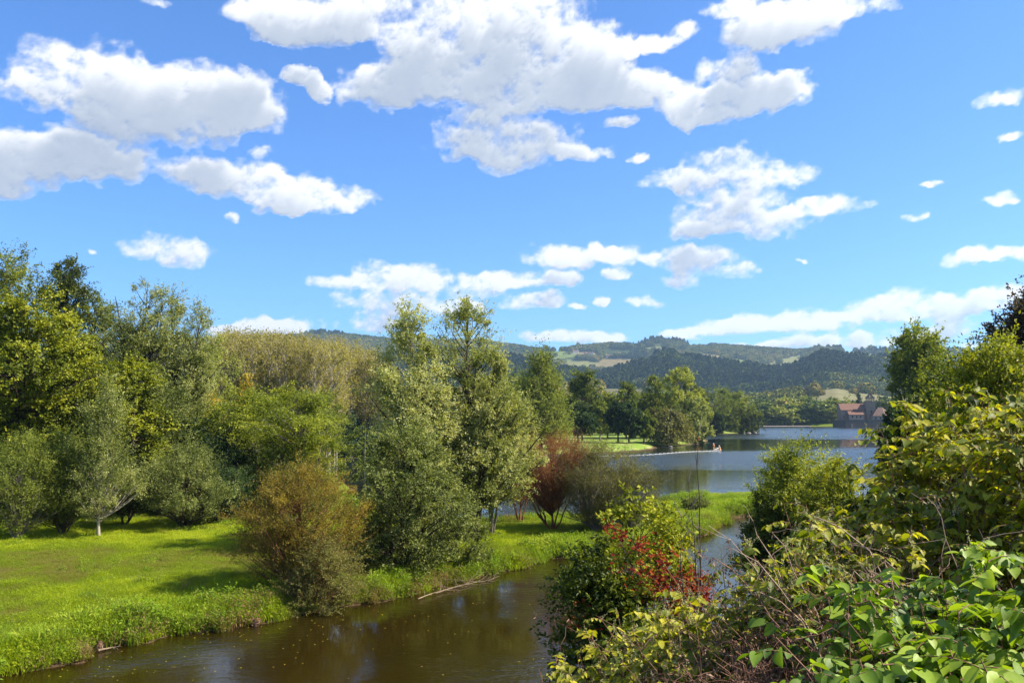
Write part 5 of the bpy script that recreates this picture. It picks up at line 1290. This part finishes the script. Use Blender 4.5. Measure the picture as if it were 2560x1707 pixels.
def creeper(cbobj):
    g = np.random.default_rng(77); pos = []
    for (px, py, s, n) in ((1660, 1445, 35, 170), (1700, 1480, 42, 330), (1745, 1455, 26, 150), (1700, 1540, 42, 240), (1650, 1390, 26, 60), (1600, 1365, 14, 50), (1555, 1340, 12, 40), (1525, 1316, 12, 34), (1600, 1420, 45, 60), (1765, 1500, 20, 90), (1480, 1540, 34, 60)):
        for _ in range(n):
            pos.append(at(px + g.normal() * s * .8, py + g.normal() * s * .8, 17.0 + g.normal() * .22 + (px < 1560) * .4))
    pos = np.array(pos); n = len(pos)
    # creeper leaves have five leaflets spread like fingers
    c = np.repeat(pos, 5, 0); a = np.tile(np.linspace(-1.2, 1.2, 5), n) + np.repeat(g.random(n) * 6.28, 5)
    fr = leaf_frames(g.normal(size=(n, 3)) * .5 + [0, -.6, -.6], g.normal(size=(n, 3)) * .4 + [.4, -.7, .5])
    fr = np.repeat(fr, 5, 0); aa = np.tile(np.linspace(-1.2, 1.2, 5), n)
    d = fr[:, :, 0] * np.cos(aa)[:, None] + fr[:, :, 1] * np.sin(aa)[:, None]
    L = np.repeat(.03 + .035 * g.random(n), 5)
    off = np.array(cbobj.location); v, f = leaf_cards(c - off, d, fr[:, :, 2], L, L * .5, .2)
    me = mk_mesh('red_creeper', v, [f], [KM['crimson']], attrs={'tint': np.repeat(np.repeat(.45 + g.normal(size=n) * .25, 5), 4)})
    o = obj('red_creeper', me, cbobj); tag(o, 'crimson creeper leaves with five leaflets', kind='stuff')
creeper(cb)

def bare_sapling(seed, px, D, top, label, n=3, spread=.5):
    g = np.random.default_rng(seed); loc = spot(px, D); H = ht(px, top, D) - loc[2]
    root = obj('bare_sapling', None, None, loc); tag(root, label, 'sapling')
    m = 10; s = np.linspace(0, 1, m); parts, brs = [], []
    for i in range(n):
        h = H * (1 - .16 * i); a = g.random() * 6.28; o = spread * i * .5
        P = np.stack([np.cos(a) * o * s ** 1.5 + g.normal(size=m) * .02, np.sin(a) * o * s ** 1.5, h * s], -1)
        r = .030 * (1 - .22 * i) * (1.05 - s * .9); v, f = tubes(P[None], r[None], 6)
        obj('stem', mk_mesh('sapling_stem', v, [f], [BARK['brown']], smooth=True), root)
        for k in range(3, m):
            for _ in range(2):
                d = norm(np.array([g.normal(), g.normal() * .6, 1.5 + g.random()])); ln = .25 + .6 * g.random() * (1.2 - s[k])
                q = np.linspace(0, 1, 5)[:, None]; brs.append(P[k] + d * q * ln + g.normal(size=(5, 3)) * .012 * q)
    v, f = tubes(np.array(brs), np.full((len(brs), 1), .008) * (1.1 - np.linspace(0, 1, 5)[None] * .8), 4)
    obj('twigs', mk_mesh('sapling_twigs', v, [f], [BARK['grey']], smooth=True), root)
bare_sapling(31, 1742, 17.0, 1085, 'tall bare sapling rising in front of the lake from the creeper bush')
bare_sapling(32, 1700, 16.0, 1290, 'shorter bare sapling left of the tall one', 2, .9)
bare_sapling(33, 1800, 15.0, 1400, 'thin dark bare shoots right of the tall sapling', 3, 1.2)

# other bushes and trees of the right bank
one('ash_bush', 510, 1985, 34, 1140, 230, 'lime', 'grey', 'feathery light green young ash at the water on the right bank', cat='bush', clumps=170, twigs=14, per=18, ll=.13, lw=.045, profile='oval', base=.05, up=.7, lobes=.6, inner=.25, r0=.05, cr=.35, tl=.7, stems=5, tbias=.72)
one('ash_bush', 511, 1925, 33, 1245, 140, 'willow', 'grey', 'dark lower bush at the water under the feathery ash', cat='bush', clumps=90, twigs=14, per=14, ll=.13, lw=.06, profile='bush', base=.0, up=.3, lobes=.4, inner=.25, r0=.05, cr=.35, tl=.5, stems=4, tbias=.5)
one('ash_bush', 512, 2075, 30, 1165, 120, 'maple', 'grey', 'yellowish young ash between the feathery one and the tall knotweed', cat='bush', clumps=80, twigs=12, per=16, ll=.13, lw=.05, profile='oval', base=.05, up=.7, lobes=.6, inner=.25, r0=.05, cr=.35, tl=.6, stems=4, tbias=.6)
for i, (px, D, top, w, lf, tb, lab) in enumerate([
    (2250, 86, 1030, 110, 'dark', .35, 'black green bush overhanging the lake at the right shore'), (2320, 100, 990, 140, 'green', .3, 'dark bush at the foot of the tall broken topped tree'),
    (2420, 60, 960, 220, 'green', .4, 'green thicket behind the tall knotweed'), (2270, 40, 1090, 130, 'green', .5, 'dark thicket behind the left end of the tall knotweed'),
    (2150, 28, 1260, 120, 'willow', .4, 'dark shrub between the ash and the tall knotweed'), (2085, 20, 1430, 140, 'green', .5, 'dark shrub behind the flowering knotweed'), (2350, 20, 1060, 300, 'green', .3, 'dark shrub inside the shade behind the tall knotweed'), (2560, 16, 1040, 300, 'green', .25, 'dark shrub at the right edge behind the tall knotweed')]):
    one('bank_bush', 520 + i, px, D, top, w, lf, 'brown', lab, cat='bush', clumps=100, twigs=12, per=12, ll=min(.5, .004 * D + .09), lw=min(.3, .0026 * D + .05), profile='bush', base=0, up=.4, lobes=.4, inner=.2, r0=.06, stems=4, tbias=tb)
one('riverside_tree', 540, 2295, 118, 830, 112, 'green', 'brown', 'tall tree with a broken open top standing on the right shore', clumps=150, twigs=13, per=12, ll=.42, lw=.26, profile='vase', base=.25, up=.6, lobes=.8, inner=.3, r0=.4, cr=1.0, tl=1.4, tbias=.80)
one('riverside_tree', 541, 2345, 105, 905, 105, 'maple', 'brown', 'lower yellow green tree in front of the tall broken topped one', clumps=110, twigs=13, per=12, ll=.4, lw=.25, profile='oval', base=.05, up=.5, lobes=.5, inner=.3, r0=.25, cr=1.0, tl=1.3, tbias=.5)
one('bronze_tree', 542, 2650, 52, 735, 290, 'brown', 'brown', 'dark bronze leaved tree cut by the right edge of the picture', clumps=240, twigs=13, per=16, ll=.2, lw=.12, profile='oval', base=.35, up=.4, lobes=.35, inner=.3, r0=.3, cr=.9, tl=1.0, tbias=.4)
one('hazel_bush', 543, 2500, 24, 888, 250, 'maple', 'grey', 'light green fine leaved bush above the knotweed at the right edge', cat='bush', clumps=150, twigs=13, per=14, ll=.12, lw=.06, profile='oval', base=.2, up=.7, lobes=.5, inner=.25, r0=.07, cr=.4, tl=.7, stems=5, tbias=.5)
one('hazel_bush', 544, 2420, 34, 905, 170, 'willow', 'grey', 'light green bush behind and left of the fine leaved one', cat='bush', clumps=110, twigs=13, per=12, ll=.16, lw=.08, profile='oval', base=.2, up=.7, lobes=.5, inner=.25, r0=.07, cr=.5, tl=.8, stems=5, tbias=.4)

# ================================================================== small things on and by the water
def buoy_line():
    L = [gnd(1500, 1141), gnd(1551, 1140.5), gnd(1640, 1136), gnd(1700, 1131), gnd(1750, 1128.5), gnd(1800, 1127)]
    ORG = simple_mat('orange_plastic', (.75, .22, .02), (.85, .32, .04), 2, .45, .4); WHT = simple_mat('white_float', (.70, .66, .58), (.8, .78, .72), 3, .5)
    g = np.random.default_rng(3)
    P = np.array([[p[0], p[1], .04] for p in L])
    fine = np.concatenate([P[i] + (P[i + 1] - P[i]) * np.linspace(0, 1, 12, endpoint=False)[:, None] for i in range(len(P) - 1)] + [P[-1:]])
    r = obj('float_line', None, None, tuple(P[0])); tag(r, 'line of small pale floats stretched across the swimming area', 'buoy line')
    v, f = tubes((fine - P[0])[None], np.full((1, len(fine)), .03), 4); obj('rope', mk_mesh('float_rope', v, [f], [WHT]), r)
    sv, sf = tubes(np.array([[[-.3, 0, 0], [-.2, 0, 0], [.2, 0, 0], [.3, 0, 0]]]), np.array([[.02, .075, .075, .02]]), 8)
    me = mk_mesh('float', sv, [sf], [WHT], smooth=True)
    for i in range(0, len(fine), 2):
        o = obj('float', me, r, tuple(fine[i] - P[0] + [0, 0, .05]))
    def buoy(px, py, label, s=1.0):
        b = obj('marker_buoy', None, None, tuple(gnd(px, py))); tag(b, label, 'buoy', 'orange marker buoys')
        v, f = tubes(np.array([[[0, 0, -.2], [0, 0, 0], [0, 0, .45], [0, 0, .8], [0, 0, .95]]]) * s, np.array([[.15, .42, .45, .2, .03]]) * s, 10)
        obj('body', mk_mesh('buoy_body', v, [f], [ORG], smooth=True), b)
        v, f = tubes(np.array([[[0, 0, .95], [0, 0, 1.25], [0, 0, 1.4]]]) * s, np.array([[.16, .16, .04]]) * s, 8); obj('top_mark', mk_mesh('buoy_top', v, [f], [WHT], smooth=True), b)
        return b
    buoy(1800, 1125.5, 'orange buoy at the right end of the float line, nearest to the camera', .62)
    buoy(1798, 1120, 'orange buoy just behind the nearest one at the end of the float line', .55)
    buoy(1784, 1115, 'orange buoy at the far corner of the float line', .62)
    buoy(1551, 1141, 'small yellow buoy half way along the float line', .4)
    # slack loop of rope between the three buoys
    A = [gnd(1784, 1115.5), gnd(1797, 1120), gnd(1786, 1124), gnd(1800, 1126.5)]
    A = np.array([[p[0], p[1], .08] for p in A]); v, f = tubes((A - A[0])[None], np.full((1, 4), .05), 5)
    tag(obj('slack_rope', mk_mesh('slack_rope', v, [f], [WHT]), None, tuple(A[0])), 'slack white rope zigzag between the orange buoys', 'rope')
    # orange pedal slide at the tip of the lawn
    p = gnd(1722, 1104, .6); r = obj('water_slide', None, None, tuple(p)); tag(r, 'curved orange water slide at the tip of the lawn', 'slide')
    a = np.linspace(0, 1, 14); C = np.stack([-1.6 + 4.2 * np.sin(a * 2.2), -.6 * a * 3, 2.0 * (1 - a) ** 1.2 + .1], -1)
    n = 9; ang = np.linspace(math.pi, 2 * math.pi, n); T = norm(np.gradient(C, axis=0)); S = norm(np.cross(T, [0, 0, 1.]))
    V = (C[:, None] + S[:, None] * np.cos(ang)[None, :, None] * .6 + np.array([0, 0, 1.]) * (np.sin(ang)[None, :, None] * .45 + .45)).reshape(-1, 3)
    me = mk_mesh('chute', V, [grid_faces(14, n)], [ORG], smooth=True); o = obj('chute', me, r); sm = o.modifiers.new('t', 'SOLIDIFY'); sm.thickness = .06
    for k in (0, 5):
        obj('leg', pmesh('slide_leg', BARK['grey'], (lambda q: (q[0], q[1]))(tubes(np.array([[[C[k, 0], C[k, 1], -.8], [C[k, 0], C[k, 1], C[k, 2] + .1]]]), np.full((1, 2), .07), 6))), r)
buoy_line()
def picnic_table(px, py, rot, label):
    p = gnd(px, py, .9); r = obj('picnic_table', None, None, tuple(p), rot); tag(r, label, 'picnic table', 'picnic tables on the lawn')
    W = simple_mat('weathered_wood_%s' % label.split()[-1], (.06, .04, .03), (.12, .08, .05), 5)
    for i in range(4): obj('plank', pmesh('plank', W, box(-1.0, 1.0, -.36 + i * .185, -.36 + i * .185 + .17, .72, .77)), r)
    for s in (-1, 1):
        obj('bench', pmesh('bench', W, box(-1.0, 1.0, s * .78 - .14, s * .78 + .14, .42, .47)), r)
        x = s * .75
        obj('leg_frame', pmesh('leg_frame', W, box(x - .04, x + .04, -.80, .80, .36, .417), box(x - .035, x + .035, -.42, -.34, -.05, .357), box(x - .035, x + .035, .34, .42, -.05, .357), box(x - .035, x + .035, -.30, .30, .64, .717)), r)
picnic_table(1549, 1108, .2, 'dark picnic table in the shade of the touching dark maples')
picnic_table(1416, 1120, -.4, 'pale picnic table by the lone round maple, seen between branches')
def boulder(seed, p, s, mat, label, group, cat='rock', flat=.6, name='shore_rock'):
    g = np.random.default_rng(seed); n, m = 7, 10
    th = np.linspace(.01, math.pi - .01, n); ph = np.linspace(0, 2 * math.pi, m, endpoint=False)
    T, Ph = np.meshgrid(th, ph, indexing='ij'); R = s * (.75 + .5 * lattice(T * 1.6, np.abs(Ph - math.pi) * 1.3, seed))
    V = np.stack([np.sin(T) * np.cos(Ph) * R, np.sin(T) * np.sin(Ph) * R, np.cos(T) * R * flat], -1).reshape(-1, 3)
    i, j = np.meshgrid(np.arange(n - 1), np.arange(m), indexing='ij'); f = np.stack([i * m + j, (i + 1) * m + j, (i + 1) * m + (j + 1) % m, i * m + (j + 1) % m], -1).reshape(-1, 4)
    return tag(obj(name, mk_mesh(name, V, [f], [mat]), None, tuple(p)), label, cat, group)
ROCK = simple_mat('shore_stone', (.12, .10, .085), (.30, .26, .22), 1.5, bmp=.03)
for i, (px, py, s, lab) in enumerate([(1565, 1126, .55, 'first pale rock from the left under the edge of the park lawn'), (1577, 1126.5, .7, 'second, larger pale rock under the edge of the park lawn'), (1590, 1125.5, .4, 'third, small rock under the edge of the park lawn'),
        (1677, 1116.5, .5, 'rock at the small inlet of the park lawn'), (1872, 1083, 1.1, 'broad flat rock off the wooded point'), (1888, 1082.5, .9, 'reddish rock at the very end of the wooded point'), (1860, 1084, .6, 'small rock nearest the trees of the wooded point')]):
    boulder(600 + i, gnd(px, py, .1), s, ROCK, lab, 'rocks at the water edge of the park', flat=.5)
EARTH = simple_mat('eroded_earth', (.05, .028, .016), (.22, .13, .08), 4, .95, .1, .06)
for i, (px, py, s, lab) in enumerate([(366, 1592, .42, 'largest clod of bare eroded earth hanging on the meadow bank'), (392, 1585, .3, 'clod of bare earth right of the largest one'), (335, 1598, .25, 'dark undercut clod left of the largest one'), (250, 1618, .22, 'small muddy clod at the notch in the meadow bank'), (640, 1560, .25, 'reddish bank clod below the ochre bush')]):
    boulder(620 + i, gnd(px, py, .10) + np.array([-.1, .25, 0]), s * .8, EARTH, lab, 'clods of the eroded bank', 'earth clod', .85, 'earth_clod')
BARK['drift'] = simple_mat('wet_drift_bark', (.10, .065, .035), (.30, .22, .14), 4)
def drift_branch(seed, a, b, label, n=22, r=.026):
    g = np.random.default_rng(seed); A, B = np.array(a), np.array(b); L = np.linalg.norm(B - A); m = 9; s = np.linspace(0, 1, m)[:, None]
    root = obj('driftwood', None, None, tuple(A)); tag(root, label, 'fallen branch', 'fallen branches in the water')
    P = (B - A) * s + g.normal(size=(m, 3)) * [.05, .05, .02] * L * .5 * s; P[:, 2] = .06 + .10 * np.sin(s[:, 0] * 5) * L * .1
    v, f = tubes(P[None], np.array([r * (1.1 - s[:, 0] * .85)]), 6); obj('bough', mk_mesh('drift_bough', v, [f], [BARK['drift']], smooth=True), root)
    br = []
    for k in range(n):
        c = P[g.integers(1, m)]; d = norm(g.normal(size=3) * [1, .8, .25] + norm(B - A) * .9); ln = L * (.15 + .3 * g.random()); q = np.linspace(0, 1, 5)[:, None]
        t = c + d * q * ln + g.normal(size=(5, 3)) * .03 * q; t[:, 2] = np.maximum(t[:, 2], -.05); br.append(t)
    v, f = tubes(np.array(br), np.full((n, 1), r * .38) * (1.1 - np.linspace(0, 1, 5)[None] * .8), 5); obj('twigs', mk_mesh('drift_twigs', v, [f], [BARK['drift']], smooth=True), root)
drift_branch(1, gnd(1045, 1500), gnd(1180, 1458), 'pale forked fallen branch lying in the water under the dark willow bush')
drift_branch(2, gnd(1090, 1486), gnd(1250, 1442), 'thin fallen branch behind the forked one, reaching right')
drift_branch(3, gnd(245, 1630), gnd(300, 1618), 'short dark stick in the mud at the notch of the meadow bank', 4, .04)
def floating_leaves():
    g = np.random.default_rng(9); n = 700
    px, py = g.uniform(100, 1450, n), g.uniform(1420, 1707, n)
    P = np.array([gnd(a, b, .006) for a, b in zip(px, py)]); d = seg_dist(P[:, 0], P[:, 1], MEADOW)
    P = P[(d < -.3) & (g.random(n) < np.exp(d / 3.5) * .9 + .08)]
    a = g.random(len(P)) * 6.28
    v, f = leaf_cards(P, np.stack([np.cos(a), np.sin(a), 0 * a], -1), np.tile([0, 0, 1.], (len(P), 1)), .05 + .05 * g.random(len(P)), .04 + .02 * g.random(len(P)), .05)
    tag(obj('floating_leaves', mk_mesh('floating_leaves', v, [f], [LM['yellow']], attrs={'tint': np.repeat(g.random(len(P)), 4)})), 'fallen leaves floating on the brown water', kind='stuff')
floating_leaves()

# ------------------------------------------------------------------ air
def make_haze():
    m, nt, o = new_mat('haze')
    v = nt.nodes.new('ShaderNodeVolumePrincipled')
    v.inputs['Color'].default_value = (.50, .74, 1.0, 1); v.inputs['Density'].default_value = .000088; v.inputs['Anisotropy'].default_value = .3
    link(nt, v.outputs[0], o.inputs['Volume'])
    b = box(-6100, 6100, -1700, 6200, -4, 620)
    me = mk_mesh('haze', b[0], [b[1]], [m])
    tag(obj('haze', me), 'thin blue summer haze in the valley air', kind='stuff')
make_haze()
